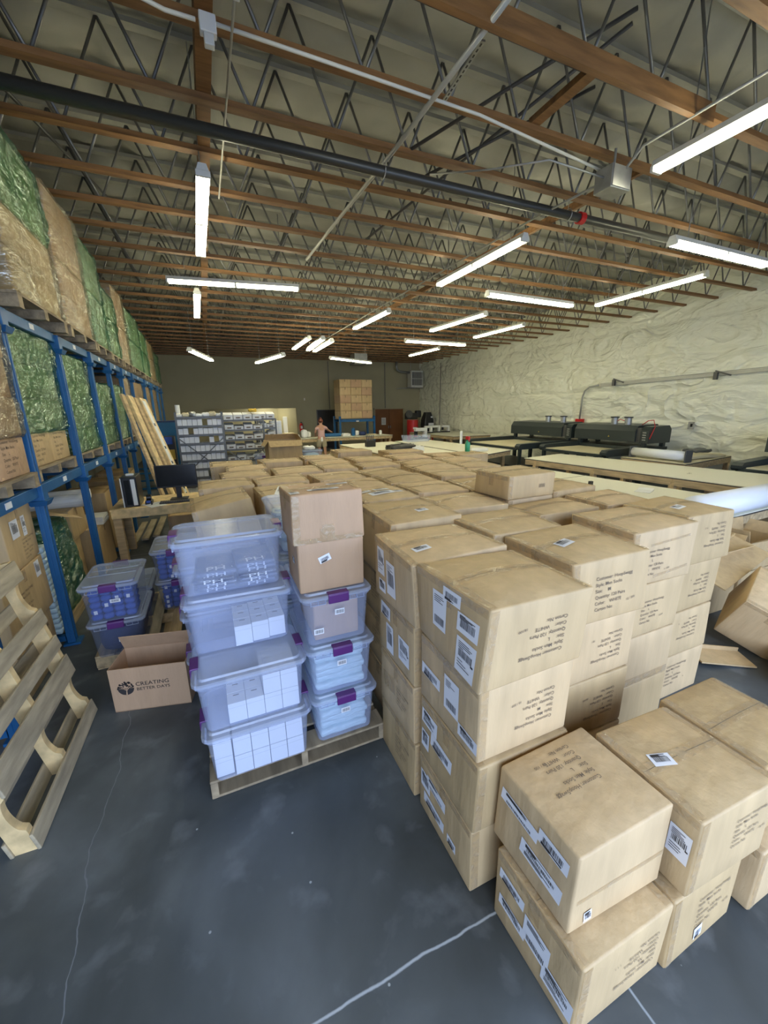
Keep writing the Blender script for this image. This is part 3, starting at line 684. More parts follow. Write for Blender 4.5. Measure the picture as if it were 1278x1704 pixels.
BH = 0.345
def pile():
    G = 'sock cartons in the big stack'
    # x0,x1,y0,y1, extra height of the top one, description of the column
    cols = {
     'A': (0.80, 1.30, 0.985, 1.47, 0.00, 'nearest corner column of the big stack'), 'B': (0.79, 1.305, 1.485, 1.94, 0.0, 'aisle column just behind the nearest corner of the big stack'),
     'C': (1.335, 1.86, 1.64, 2.06, 0, ''), 'D': (1.43, 1.95, 1.17, 1.62, 0.0, 'second column from the left along the stack front'), 'E': (2.08, 2.62, 1.33, 1.77, 0.0, 'third column from the left along the stack front'),
     'F': (2.65, 3.17, 1.41, 1.86, 0, 'right end column of the stack front'), 'O': (1.97, 2.56, 1.93, 2.28, 0, ''), 'P': (2.60, 3.12, 1.92, 2.32, 0, ''), 'G': (0.90, 1.41, 1.98, 2.52, 0.03, ''), 'H': (1.48, 1.96, 2.22, 2.66, 0, ''),
     'M': (2.02, 2.50, 2.33, 2.72, -0.02, ''), 'N': (2.54, 3.04, 2.36, 2.80, 0, ''), 'J': (1.02, 1.50, 2.72, 3.2, 0, ''), 'I': (1.53, 2.00, 2.78, 3.24, 0, ''), 'K2': (2.04, 2.52, 2.76, 3.2, 0, ''),
     'L2': (2.56, 3.06, 2.84, 3.28, 0, ''), 'a1': (0.98, 1.48, 3.26, 3.7, 0, ''), 'a2': (1.5, 2.0, 3.3, 3.72, 0, ''), 'a3': (2.03, 2.53, 3.26, 3.7, 0.02, ''), 'a4': (2.57, 3.07, 3.32, 3.74, 0, ''),
     'K': (1.48, 2.0, 3.8, 4.25, 0, ''), 'L': (2.06, 2.66, 3.76, 4.2, 0.02, ''), 'b3': (0.92, 1.42, 3.76, 4.2, 0, ''), 'g': (0.34, 0.84, 3.2, 3.78, 0, ''), 'f': (-0.16, 0.30, 3.2, 3.72, 0.0, ''), 'b1': (0.36, 0.88, 3.86, 4.3, 0, ''),
     'b0': (-0.14, 0.34, 3.8, 4.3, 0, ''), 'c': (0.08, 0.58, 4.4, 4.85, 0.0, ''), 'e': (0.64, 1.14, 4.35, 4.92, 0, ''), 'R': (2.2, 2.8, 4.35, 4.8, 0, ''), 'q': (1.66, 2.15, 4.4, 4.85, 0, ''), 'r': (1.18, 1.62, 4.45, 4.9, 0, ''),
     's': (2.70, 3.2, 3.8, 4.25, 0, ''), 't': (2.85, 3.35, 4.4, 4.85, 0, ''), 'b': (0.14, 0.62, 4.95, 5.35, 0, ''), 'a': (-0.02, 0.5, 5.42, 5.86, 0, ''), 'd': (0.6, 1.15, 5.4, 5.85, 0, ''), 'u': (1.2, 1.7, 4.97, 5.42, 0, ''),
     'S': (1.74, 2.30, 5.75, 6.2, 0.05, ''), 'v': (1.76, 2.28, 4.98, 5.5, 0, ''), 'w': (2.34, 2.9, 4.96, 5.4, 0, ''), 'Q': (2.5, 3.1, 5.5, 5.95, 0.02, ''), 'x': (3.0, 3.5, 4.95, 5.4, 0, ''), 'y': (1.2, 1.7, 5.5, 5.95, 0, ''),
    }
    T = {  # labels of the top cartons
     'A': 'sock carton on top at the nearest corner of the big stack, inverted print, four labels',
     'B': 'sock carton on top right behind the near corner one, small white sticker on its lid',
     'C': 'taped carton on top between the near corner pair and the one with upright HoopSwagg print',
     'D': 'brown carton on top with upright black HoopSwagg print, second from left in the front row',
     'E': 'brown carton on top third in the front row, upright print and white smears',
     'F': 'brown carton on top at the right end of the front row, sagging outward, inverted print',
     'O': 'low taped carton on top behind the gap between second and third front ones', 'P': 'carton on top just behind the right end of the front row',
     'G': 'bulging carton on top beside the open tan box, tape and a sticker across its lid', 'H': 'taped carton on top second back, right of the bulging one with a sticker',
     'M': 'flat carton on which the raised carton sits', 'N': 'carton on top right of the raised carton', 'J': 'carton on top just behind the open tan box, covered in white address labels',
     'I': 'carton on top right of the address-label one, bright tape along its middle', 'K2': 'carton on top directly behind the raised carton', 'L2': 'carton on top at the right side near the white tables, behind the raised carton',
     'a1': 'carton on top right behind the one covered in address labels', 'a2': 'carton on top with ragged bright tape, centre of the stack', 'a3': 'long carton on top with glossy tape edge, centre right of the stack', 'a4': 'carton on top at the right edge beside the white foam board',
     'K': 'carton with a crumpled dented lid on top at the centre of the stack', 'L': 'long carton on top right of the dented one', 'b3': 'carton on top left of the dented one', 'g': 'carton with torn white tape on top, behind the left tote stack',
     'f': 'carton with a long slanting lid at the left end, next to the computer desk', 'b1': 'carton on top behind the torn white tape one', 'b0': 'carton on top behind the slanting one at the left end', 'c': 'carton with faint printing on its side, on top near the monitor',
     'e': 'carton with a rounded sagging lid on top, left of centre', 'R': 'flat carton on top with bright tape, right of the far centre', 'q': 'carton on top far centre, behind the dented one', 'r': 'carton on top far centre, left of its twin behind the dented one',
     's': 'carton on top at the right edge with two white stickers on its side', 't': 'carton on top at the far right edge by the clear bin', 'b': 'carton on top at the far left, second row from the back', 'a': 'carton on top at the far left back corner, beside the grey shelving',
     'd': 'carton on top in the back row, right of the far left corner one', 'u': 'carton on top second row from the back, left of centre', 'S': 'tall carton on top standing out in the back row, in front of the worker', 'v': 'carton on top second row from the back, centre',
     'w': 'carton on top second row from the back, right of centre', 'Q': 'flat wide carton on top in the back row, below the long white table', 'x': 'carton on top at the far right back, by the white table', 'y': 'carton on top in the back row left of the tall one'}
    CT = {}
    mats = ['card', 'card2', 'card3']
    lv = {0: 'bottom', 1: 'second up', 2: 'third up'}
    hid = None
    for i, (k, (x0, x1, y0, y1, dz, desc)) in enumerate(cols.items()):
        vis = k in 'ABDEF' or k in ('G', 'J')
        for l in range(4):
            if l < 3 and not vis:
                if hid is None:
                    mb = MB(); vs, fs = rbox((0.46, 0.42, BH-0.004), 0.012, 1); mb.add([(p[0], p[1], p[2]+BH/2) for p in vs], fs)
                    hid = mb.mesh('buried_carton', M['card2'], True)
                o = bpy.data.objects.new('carton', hid); col.objects.link(o)
                o.location = ((x0+x1)/2, (y0+y1)/2, l*BH); o.scale = ((x1-x0)/0.50, (y1-y0)/0.46, 1)
                tag(o, 'plain brown carton buried inside the big stack', 'carton', 'cartons buried inside the big stack'); continue
            if l < 3:
                ox = random.Random(i*7+l).uniform(-0.012, 0.012); inset = 0.012
                lab = {'G': 'aisle column beside the right tote stack', 'J': 'fourth aisle column from the front, behind the totes'}.get(k, desc)
                CT[k, l] = Carton(x0+inset+ox*0, x1-inset, y0+inset+ox*0.5, y1-inset, l*BH, BH-0.003, 'carton %s in the %s' % (lv[l], lab), mats[(i+l) % 3], seed=i*10+l, jit=0.006, bulge=0.0, tape='x')
            else:
                h = BH+dz - (0.03 if k in 'OP' else 0)
                rz = random.Random(i).uniform(-0.055, 0.055)
                if k == 'f': CT[k, 3] = Carton(x0, x1, y0, y1, 3*BH+0.03, 0.30, T[k], 'card2', rot=(0, -0.17, 0.05), jit=0.02, bulge=0.02); continue
                CT[k, 3] = Carton(x0, x1, y0, y1, 3*BH, h, T[k], mats[(i*2) % 3], rz=(0 if k in 'ABDEF' else rz), seed=100+i, jit=0.022, bulge=0.026)
    # raised carton on M
    CT['M', 4] = Carton(2.0, 2.48, 2.30, 2.70, 4*BH-0.018, 0.19, 'raised carton lying on top of the others with dark slots of print, right of centre', 'card2', rz=0.04, jit=0.012, bulge=0.01)
    CT['M', 4].text('F', 0.34, 0.09, 'IIIIII', 0.05)
    c = CT['A', 3]; h = c.h
    c.sock('F', 0.27, 0.17, 0.026, 'L'); c.label('L', 0.19, 0.20, 0.10, 0.17, 0.05, 1); c.label('L', 0.27, 0.30, 0.115, 0.055, -0.1, 2); c.label('L', 0.38, 0.225, 0.13, 0.08, 0.02, 3); c.label('L', 0.385, 0.09, 0.125, 0.15, 0, 0)
    c = CT['A', 2]; c.sock('F', 0.28, 0.17, 0.024, 'M', num='10 / 200'); c.label('L', 0.10, 0.17, 0.16, 0.06, -0.25, 2); c.label('L', 0.27, 0.18, 0.11, 0.17, 0, 1); c.label('L', 0.39, 0.07, 0.13, 0.06, -0.15, 3)
    c = CT['A', 1]; c.label('L', 0.09, 0.25, 0.14, 0.08, -0.1, 0); c.label('L', 0.20, 0.17, 0.18, 0.07, -0.35, 2); c.label('L', 0.06, 0.12, 0.07, 0.10, 0, 3)
    c = CT['A', 0]; c.label('L', 0.07, 0.21, 0.09, 0.10, -0.1, 3); c.label('L', 0.17, 0.24, 0.17, 0.06, -0.35, 1); c.label('L', 0.15, 0.11, 0.19, 0.06, -0.3, 2); c.label('L', 0.31, 0.10, 0.07, 0.05, -0.1, 2)
    c = CT['B', 3]; c.label('L', 0.09, 0.22, 0.085, 0.15, 0, 0); c.label('L', 0.21, 0.16, 0.10, 0.19, 0, 3); c.label('L', 0.10, 0.08, 0.08, 0.07, 0, 3); c.label('T', 0.12, 0.14, 0.09, 0.05, 0.1, 3)
    c = CT['B', 2]; c.label('L', 0.10, 0.27, 0.12, 0.08, -0.3, 2); c.label('L', 0.15, 0.12, 0.09, 0.17, 0, 3); c.label('L', 0.32, 0.14, 0.12, 0.14, 0, 0)
    c = CT['B', 1]; c.smudge('L', 0.05, 0.20, 0.12, 0.22, 0.2); c.text('L', 0.3, 0.16, TXT6 % 'L', 0.018)
    c = CT['B', 0]; c.text('L', 0.28, 0.16, TXT6 % 'XL', 0.02)
    c = CT['D', 3]; c.sock('F', 0.27, 0.16, 0.030, 'M', False, '12 / 200'); c.label('T', 0.16, 0.20, 0.10, 0.06, 0.2, 3); c.label('L', 0.30, 0.25, 0.08, 0.05, -0.4, 2); c.label('L', 0.38, 0.19, 0.12, 0.07, -0.25, 3)
    c = CT['D', 2]; c.sock('F', 0.30, 0.17, 0.025, 'L', True, '18 /')
    c = CT['D', 1]; c.sock('F', 0.30, 0.17, 0.025, 'L', True)
    c = CT['E', 3]; c.sock('F', 0.20, 0.14, 0.026, 'L', False, '5 / 200'); c.smudge('F', 0.14, 0.48, 0.255, 0.27, 0.06); c.smudge('F', 0.2, 0.5, 0.05, 0.068, 0.1)
    c = CT['E', 2]; c.sock('F', 0.24, 0.16, 0.024, 'L', False, '15/200')
    c = CT['E', 1]; c.smudge('F', 0.02, 0.5, 0.0, 0.05)
    c = CT['F', 3]; c.sock('F', 0.32, 0.19, 0.026, 'L', True, '7 - 2'); c.label('T', 0.16, 0.16, 0.10, 0.06, 0.1, 3)
    c = CT['F', 2]; c.sock('F', 0.28, 0.17, 0.024, 'L', True, '4')
    c = CT['F', 1]; c.sock('F', 0.24, 0.2, 0.024, 'L', True, '4')
    c = CT['F', 0]; c.sock('F', 0.20, 0.19, 0.026, 'L', False, '4')
    c = CT['G', 3]; c.label('T', 0.30, 0.16, 0.09, 0.05, 0.2, 3)
    for l in (1, 2): CT['G', l].text('L', 0.25, 0.18, TXT6 % 'M', 0.02)
    c = CT['J', 3]; c.label('T', 0.10, 0.28, 0.12, 0.06, 0.1, 3); c.label('T', 0.26, 0.30, 0.14, 0.06, 0.1, 3); c.label('T', 0.22, 0.18, 0.22, 0.09, 0.15, 3); c.label('T', 0.38, 0.20, 0.08, 0.06, 0.3, 3)
    c = CT['g', 3]; c.label('T', 0.20, 0.24, 0.10, 0.36, -0.3, 3); c.label('T', 0.34, 0.40, 0.08, 0.10, -0.2, 3)
    c = CT['c', 3]; c.text('F', 0.25, 0.2, 'Size: L', 0.03)
    c = CT['s', 3]; c.label('F', 0.14, 0.15, 0.10, 0.05, 0, 3); c.label('F', 0.40, 0.2, 0.10, 0.08, 0, 3)
    # three pairs standing in front on the floor
    Gf = 'cartons on the floor in front of the big stack'
    a0 = Carton(0.88, 1.32, 0.52, 0.915, 0, BH, 'bottom carton of the nearest pair, cut off by the lower edge of the view', 'card', group=Gf, jit=0.008, bulge=0, seed=5)
    a0.sock('F', 0.28, 0.17, 0.025, 'XL', True, '1 1 1'); a0.label('L', 0.09, 0.25, 0.13, 0.05, -0.4, 2); a0.label('L', 0.10, 0.12, 0.14, 0.05, -0.35, 3); a0.label('L', 0.22, 0.17, 0.12, 0.12, -0.3, 1); a0.label('L', 0.32, 0.10, 0.13, 0.09, -0.2, 0)
    a1 = Carton(0.895, 1.345, 0.595, 0.970, BH+0.003, BH+0.005, 'nearest carton, top of its pair, with inverted HoopSwagg print on the lid', 'card3', group=Gf, jit=0.010, bulge=0.012, seed=6, tape=None)
    a1.text('T', 0.20, 0.25, TXT6 % 'L', 0.026, True); a1.text('T', 0.13, 0.30, '18 / 100', 0.02, True, nm='handwritten_number')
    a1.label('L', 0.12, 0.24, 0.19, 0.055, -0.55, 1); a1.label('L', 0.28, 0.26, 0.13, 0.06, -0.4, 2); a1.label('L', 0.24, 0.12, 0.19, 0.07, -0.5, 0); a1.label('F', 0.08, 0.05, 0.035, 0.05, 0.1, 3); a1.smudge('F', 0.02, 0.44, 0.13, 0.15)
    b0 = Carton(1.335, 1.76, 0.51, 0.90, 0, BH-0.01, 'bottom carton of the middle floor pair, small white sticker low on its front', 'card2', group=Gf, jit=0.008, bulge=0, seed=7)
    b0.sock('F', 0.26, 0.18, 0.024, 'L', False); b0.label('F', 0.19, 0.07, 0.05, 0.06, 0.1, 2); b0.label('L', 0.33, 0.29, 0.08, 0.05, -0.2, 3)
    b1 = Carton(1.375, 1.815, 0.500, 0.92, BH-0.005, BH+0.01, 'top carton of the middle floor pair, white sticker on its taped lid', 'card', group=Gf, jit=0.010, bulge=0.012, seed=8)
    b1.sock('F', 0.30, 0.20, 0.022, 'L', False); b1.label('T', 0.12, 0.22, 0.09, 0.055, -0.3, 3); b1.label('L', 0.365, 0.20, 0.075, 0.13, -0.1, 0)
    c0 = Carton(1.83, 2.28, 0.48, 0.90, 0, BH-0.03, 'bottom carton of the right floor pair at the edge of the view', 'card3', group=Gf, jit=0.008, bulge=0, seed=9)
    c1 = Carton(1.84, 2.27, 0.53, 0.95, BH-0.026, BH+0.02, 'top carton of the right floor pair at the edge of the view', 'card2', group=Gf, jit=0.010, bulge=0.012, seed=11)
pile()
# ---------------------------------------------------------------- pallets
def board(parent, name, c, d, mt, bev=0.004, rot=None):
    mb = MB(); mb.box(c, d, bev=bev, rot=rot); return mb.build(name, M[mt], parent)
def make_pallet(lx, ly, label, group=None, along='x', nb=7, z=0.0, loc=(0, 0, 0), rz=0, mts=('oldwood', 'woody')):
    """deck boards along `along`; stringers across them"""
    p = empty('wooden_pallet', loc, rz); tag(p, label, 'pallet', group)
    def P(name, a, b, zc, la, lb, hz, mt):
        if along == 'x': board(p, name, (a, b, zc), (la, lb, hz), mt)
        else: board(p, name, (b, a, zc), (lb, la, hz), mt)
    A, B = (lx, ly) if along == 'x' else (ly, lx)
    for i in range(nb):
        wdt = 0.135 if i in (0, nb-1) else 0.09
        b = -B/2+wdt/2 + (B-wdt)*i/(nb-1); P('deck_board', 0, b, 0.117, A, wdt, 0.016, mts[0] if i % 3 else mts[1])
    for i in range(3): P('stringer', -A/2+0.02+(A-0.04)*i/2, 0, 0.0645, 0.038, B, 0.088, mts[1])
    for i in range(3):
        b = -B/2+0.05 + (B-0.10)*i/2; P('bottom_board', 0, b, 0.011, A, 0.09, 0.016, mts[1])
    return p
make_pallet(1.02, 1.20, 'wooden pallet carrying the stacks of plastic totes', loc=(0.305, 2.52, 0), mts=('oldwood', 'palletwood'))
make_pallet(0.98, 1.20, 'wooden slat pallet partly empty behind the open cardboard box', along='y', nb=6, loc=(-0.56, 4.12, 0))
def leaning_pallet():
    p = empty('wooden_pallet', (-0.955, 2.50, 0.004)); p.rotation_euler = (0, R(-11.5), R(-1.5))
    tag(p, 'weathered wooden pallet standing on edge, leaning against the blue rack', 'pallet')
    S = 1.2
    def prof():
        pts = [(0, 0), (0, 0.10)]
        def notch(s0, s1):
            q = []
            for k in range(13):
                t = k/12; q.append((-0.038*math.sin(math.pi*t)**0.45, s0+(s1-s0)*t))
            return q
        pts = [(0, 0.0)] + notch(0.13, 0.34) + notch(0.86, 1.07) + [(0, S), (-0.09, S), (-0.09, 0)]
        return pts
    for y in (-0.47, 0.0, 0.47):
        mb = MB(); pr = prof(); mb.prism(pr, lambda q: (q[0]-0.016, y-0.02, q[1]), lambda q: (q[0]-0.016, y+0.02, q[1]))
        o = mb.build('stringer', M['pine'], p)
    for s, wd in ((0.05, 0.10), (0.42, 0.14), (0.60, 0.09), (0.80, 0.10), (1.13, 0.13)):
        board(p, 'deck_board', (-0.008, 0, s), (0.016, 1.0, wd), 'oldwood')
    for s, wd in ((0.06, 0.10), (0.27, 0.09), (0.60, 0.10), (0.90, 0.09), (1.14, 0.10)):
        board(p, 'bottom_board', (-0.115, 0, s), (0.016, 1.0, wd), 'oldwood')
leaning_pallet()

# ---------------------------------------------------------------- plastic totes
TH = 0.325
def tote(x, y, z, turn, label, smoke=False, sticker=None, rz=0, group='plastic totes with purple latches'):
    t = empty('storage_tote', (x, y, z), (R(90) if turn else 0)+rz); tag(t, label, 'storage tote', group)
    bm_ = M['tote_smoke'] if smoke else M['tote']
    mb = MB(); mb.loft([rring(0.48, 0.325, 0.03, 0.004), rring(0.49, 0.335, 0.035, 0.012), rring(0.525, 0.37, 0.04, 0.268), rring(0.545, 0.385, 0.04, 0.270), rring(0.550, 0.39, 0.04, 0.292)], caps=(True, False))
    mb.build('tote_body', bm_, t, smooth=False, fix=False)
    mb = MB(); mb.loft([rring(0.562, 0.402, 0.045, 0.284), rring(0.572, 0.410, 0.05, 0.290), rring(0.572, 0.410, 0.05, 0.303), rring(0.56, 0.398, 0.045, 0.309), rring(0.51, 0.35, 0.03, 0.309), rring(0.50, 0.34, 0.03, 0.320)], caps=(False, True))
    lid = mb.build('lid', M['lid'], t, fix=False)
    mb = MB(); mb.box((-0.06, 0, 0.3215), (0.004, 0.33, 0.003)); mb.box((0.06, 0, 0.3215), (0.004, 0.33, 0.003)); mb.build('lid_rib', M['lid'], lid)
    for s in (-1, 1):
        mb = MB(); mb.box((s*0.288, 0, 0.287), (0.012, 0.115, 0.052), bev=0.005); mb.box((s*0.268, 0, 0.313), (0.05, 0.115, 0.010), bev=0.004)
        mb.build('latch', M['purple'], t)
        for yy in (-1, 1):
            mb = MB()
            for yr in (0.068, 0.11, 0.15): mb.box((s*0.268, yy*yr, 0.270), (0.008, 0.003, 0.026))
            mb.box((s*0.268, yy*0.11, 0.257), (0.008, 0.085, 0.003)); mb.build('rim_rib', M['lid'], t)
    if sticker:
        for (u, v, ww, hh) in sticker:
            mb = MB(); X = -0.262-0.0 if turn else u
            zz = v; off = 0.2425+ (zz/0.27)*0.02
            def P3(a, b, e=0):
                if turn: return (-(0.2425+(b/0.27)*0.018)-0.004-e, -a, b)
                return (a, -(0.165+(b/0.27)*0.018)-0.004-e, b)
            mb.add([P3(u-ww/2, v-hh/2), P3(u+ww/2, v-hh/2), P3(u+ww/2, v+hh/2), P3(u-ww/2, v+hh/2)], [(0, 1, 2, 3)], 0)
            k = u-ww*0.38; rr = random.Random(3)
            while k < u+ww*0.38:
                tt = rr.choice((0.0012, 0.0022)); mb.add([P3(k, v-hh*0.3, .001), P3(k+tt, v-hh*0.3, .001), P3(k+tt, v+hh*0.3, .001), P3(k, v+hh*0.3, .001)], [(0, 1, 2, 3)], 1); k += tt+0.002
            mb.build('barcode_sticker', [M['paper'], M['ink']], t, fix=False)
    return t
PZ = 0.127
# left column (long side to the camera)
LX = [(0.075, 2.065, 0), (0.065, 2.065, 0.01), (0.055, 2.27, -0.03), (0.035, 2.31, 0.0)]
labs = ['bottom tote of the left front stack, full of white boxes', 'second tote up in the left front stack, white boxes to the right', 'third tote up in the left front stack, three white boxes at right', 'top tote of the left front stack, holding bagged garments with white letters']
for k in range(4): tote(LX[k][0], LX[k][1], PZ+k*TH, False, 'clear plastic '+labs[k], rz=LX[k][2])
labs = ['bottom tote of the right front stack, packed with folded white and teal pieces', 'second tote from the floor in the right front stack, packed with folded pieces', 'third tote of the right front stack, carrying two cardboard boxes and holding another']
RX = [(0.565, 2.175), (0.555, 2.175), (0.545, 2.175)]
for k in range(3):
    tote(RX[k][0], RX[k][1], PZ+k*TH, True, 'clear plastic '+labs[k], sticker=[(0.0, 0.19, 0.055, 0.035)] if k < 2 else [(0.01, 0.19, 0.055, 0.035), (-0.11, 0.09, 0.055, 0.035)])
for k in range(4): tote(0.515, 2.80, PZ+k*TH, True, 'clear plastic tote in the rear right stack behind the open tan boxes, %s' % ['bottom', 'second up', 'third up', 'topmost'][k])
for k in range(3): tote(-0.02, 2.80, PZ+k*TH, False, 'clear plastic tote in the rear left stack, mostly hidden, %s' % ['bottom', 'middle', 'topmost'][k])
# aisle-side totes
tote(-0.845, 3.72, PZ, True, 'clear tote of navy fabric with two crossed stickers, under the left sock tote', smoke=True, sticker=[(0.03, 0.135, 0.07, 0.03)])
tote(-0.845, 3.69, PZ+TH, True, 'clear plastic tote of rolled blue socks nearest the blue rack', smoke=True, sticker=[(0.03, 0.17, 0.07, 0.03)])
tote(-0.44, 4.40, PZ, True, 'clear plastic tote of rolled blue socks, lower one under the desk corner', smoke=True)
tote(-0.44, 4.36, PZ+TH, True, 'clear plastic tote of rolled blue socks, upper one with a pink label', smoke=True)
tote(-0.86, 4.33, PZ, True, 'clear plastic tote hidden behind the left sock totes, dark contents', smoke=True)

def soft(name, mt, loc, d, label, cat, group, rz=0, seed=0, amp=0.006, parent=None):
    vs, fs = rbox(d, min(d)*0.35, 5); mb = MB()
    mb.add([tuple(Vector(p)*(1)+Vector((noise.noise((p[0]*14+seed, p[1]*14, p[2]*14)), noise.noise((p[1]*13, p[0]*13+seed, 5)), noise.noise((p[0]*17, p[1]*15+seed, 9))))*amp + Vector((0, 0, d[2]/2))) for p in vs], fs)
    o = mb.build(name, M[mt], smooth=True, loc=loc, rz=rz, fix=False)
    if parent: o.parent = parent
    elif label: tag(o, label, cat, group)
    return o
def contents():
    # white boxes
    mb = MB(); mb.box((0, 0, 0.058), (0.09, 0.085, 0.116), bev=0.002); me = mb.mesh('box', M['whitebox'])
    mb = MB(); mb.box((0, 0.02, 0.1165), (0.03, 0.006, 0.0015)); mb.box((0, -0.042, 0.09), (0.088, 0.001, 0.001)); sl = mb.mesh('slot', M['inkgrey'])
    def wb(x, y, z, lab, g, rz=0):
        o = bpy.data.objects.new('white_box', me); col.objects.link(o); o.location = (x, y, z); o.rotation_euler = (0, 0, rz); tag(o, lab, 'box', g)
        c = bpy.data.objects.new('tuck_slot', sl); col.objects.link(c); c.parent = o
    z0 = PZ+0.009
    for r in range(3):
        for l in range(2):
            for c in range(5): wb(LX[0][0]-0.19+0.093*c + (0.0 if c else -0.005), LX[0][1]-0.115+(0.015 if c == 0 else -0.005 if l == 0 else 0)+0.09*r, z0+0.118*l, 'small white box packed in the bottom tote of the left front stack', 'white boxes in the bottom left tote')
    z0 = PZ+TH+0.009
    for r in range(3):
        for l in range(2):
            for c in range(1, 5):
                if l == 1 and c < 3: continue
                wb(LX[1][0]-0.18+0.092*c, LX[1][1]-0.112+0.09*r, z0+0.118*l, 'small white box in the second tote from the floor of the left front stack', 'white boxes in the second left tote')
    z0 = PZ+2*TH+0.009
    for r in range(3):
        for c in range(3): wb(LX[2][0]+0.0+0.092*c, LX[2][1]-0.112+0.09*r+0.012*(c-1), z0, 'small white box in the third tote from the floor of the left front stack', 'white boxes in the third left tote')
    # bagged garments with letters
    z0 = PZ+3*TH+0.010
    for s, xc in ((0, -0.09), (1, 0.12)):
        for l in range(4+s):
            o = soft('bagged_garment', 'navy', (LX[3][0]+xc+0.01*(l % 2), LX[3][1]-0.01-0.012*(l % 3), z0+0.027*l), (0.20, 0.28, 0.026), 'folded dark garment with white letters in a clear bag, in the top left front tote', 'garment', 'bagged garments in the top left tote', rz=0.06*(s-0.5)*(l % 3), seed=l+s*9, amp=0.004)
            vs, fs, wd, ht = text_mesh('PH', 0.085); mb = MB()
            mb.add([(x-wd/2, y-0.135, 0.031) for x, y in vs], fs)
            mb.add([(x-wd/2, -0.1475, 0.002+y*0.33) for x, y in vs], fs); mb.build('printed_letters', M['paper'], o, fix=False)
            vs2, fs2 = rbox((0.215, 0.30, 0.029), 0.012, 3); mb = MB(); mb.add([(p[0], p[1], p[2]+0.0155) for p in vs2], fs2); mb.build('clear_bag', M['bag'], o, smooth=True, fix=False)
    # folded white/teal pieces
    for k in range(2):
        for l in range(6):
            soft('folded_sleeve', 'teal', (RX[k][0]+0.004*((l*7) % 3-1), RX[k][1]+0.01*((l*5) % 3-1), PZ+k*TH+0.010+0.042*l), (0.30-0.012*(l % 2), 0.44, 0.046), 'folded white and teal piece lying flat in the %s tote of the right front stack' % ('bottom' if k == 0 else 'second'), 'folded textile', 'folded pieces in the %s right tote' % ('bottom' if k == 0 else 'second'), seed=l+10*k, amp=0.010)
    Carton(RX[2][0]-0.125, RX[2][0]+0.135, RX[2][1]-0.215, RX[2][1]+0.18, PZ+2*TH+0.012, 0.22, 'plain tan cardboard box closed inside the third tote of the right front stack', 'kraft', group=None, jit=0.003, bulge=0, tape=None, cat='box')
    for k in range(4):
        for l in range(3): soft('folded_sleeve', 'teal', (0.515, 2.80, PZ+k*TH+0.010+0.075*l), (0.29, 0.42, 0.07), 'folded white pieces inside the rear right stack of totes', 'folded textile', 'folded pieces in the rear totes', seed=l+10*k, amp=0.01)
    # rolled socks
    vs, fs = rbox((0.078, 0.11, 0.050), 0.022, 3); mb = MB(); mb.add([(p[0], p[1], p[2]*(1+0.05*math.cos(p[0]*60))) for p in vs], fs); rm = mb.mesh('roll', M['sockblue'], True)
    mb = MB(); mb.box((0.0, -0.0565, 0), (0.024, 0.002, 0.030)); tg = mb.mesh('tag', M['paper'])
    rr = random.Random(4)
    for (tx, ty, k, nm) in ((-0.845, 3.69, 1, 'nearest the blue rack'), (-0.44, 4.40, 0, 'in the lower tote by the desk'), (-0.44, 4.36, 1, 'in the upper tote by the desk')):
        for r in range(2):
            for l in range(5):
                for c in range(4):
                    o = bpy.data.objects.new('rolled_sock', rm); col.objects.link(o)
                    zz = PZ+k*TH+0.034+0.050*l
                    o.location = (tx-0.1155+0.077*c, ty-0.175+0.115*r+rr.uniform(-.004, .004), zz); o.rotation_euler = (0, rr.uniform(-.08, .08), 0)
                    tag(o, 'rolled blue sock in the clear tote %s' % nm.replace('in the ', 'the ').replace('the lower tote', 'lower').replace('the upper tote', 'upper'), 'sock', 'rolled socks '+nm)
                    if rr.random() < 0.22 and r == 0:
                        t_ = bpy.data.objects.new('paper_tag', tg); col.objects.link(t_); t_.parent = o
    soft('folded_fabric', 'navy', (-0.845, 3.72, PZ+0.010), (0.315, 0.45, 0.24), 'solid block of folded navy fabric in the lower left tote', 'folded textile', None, amp=0.004)
    soft('folded_fabric', 'navy', (-0.86, 4.33, PZ+0.010), (0.30, 0.44, 0.15), 'dark folded fabric in the hidden tote behind the sock totes', 'folded textile', None, amp=0.004)
contents()
# two tan boxes on the right stack
def tan_boxes():
    z0 = PZ+3*TH
    c = Carton(0.355, 0.715, 1.935, 2.25, z0-0.003, 0.28, 'lower of two tan cardboard boxes on the right tote stack, small white sticker', 'kraft', group='tan boxes on the totes', jit=0.006, bulge=0, tape=None, cat='box')
    c.label('F', 0.14, 0.185, 0.065, 0.038, 0.35, 2); c.label('L', 0.2, 0.16, 0.05, 0.035, 0.3, 3)
    d = Carton(0.328, 0.712, 1.915, 2.21, z0+0.278, 0.265, 'upper tan cardboard box, tallest on the totes, paper tape along its bottom', 'kraft', group='tan boxes on the totes', jit=0.005, bulge=0, tape='x', cat='box')
    mb = MB(); d.quad(mb, 'F', 0.005, 0.375, 0.002, 0.028, 0.002, n=8); d.quad(mb, 'F', 0.14, 0.22, 0.028, 0.075, 0.002); d.quad(mb, 'F', 0.155, 0.215, 0.075, 0.095, 0.002)
    mb.build('packing_tape', M['tape'], d.o, fix=False)
    d.label('T', 0.19, 0.08, 0.17, 0.035, 0, 2); d.label('T', 0.30, 0.20, 0.12, 0.03, 0, 3); d.label('T', 0.03, 0.05, 0.05, 0.05, 0, 3)
tan_boxes()

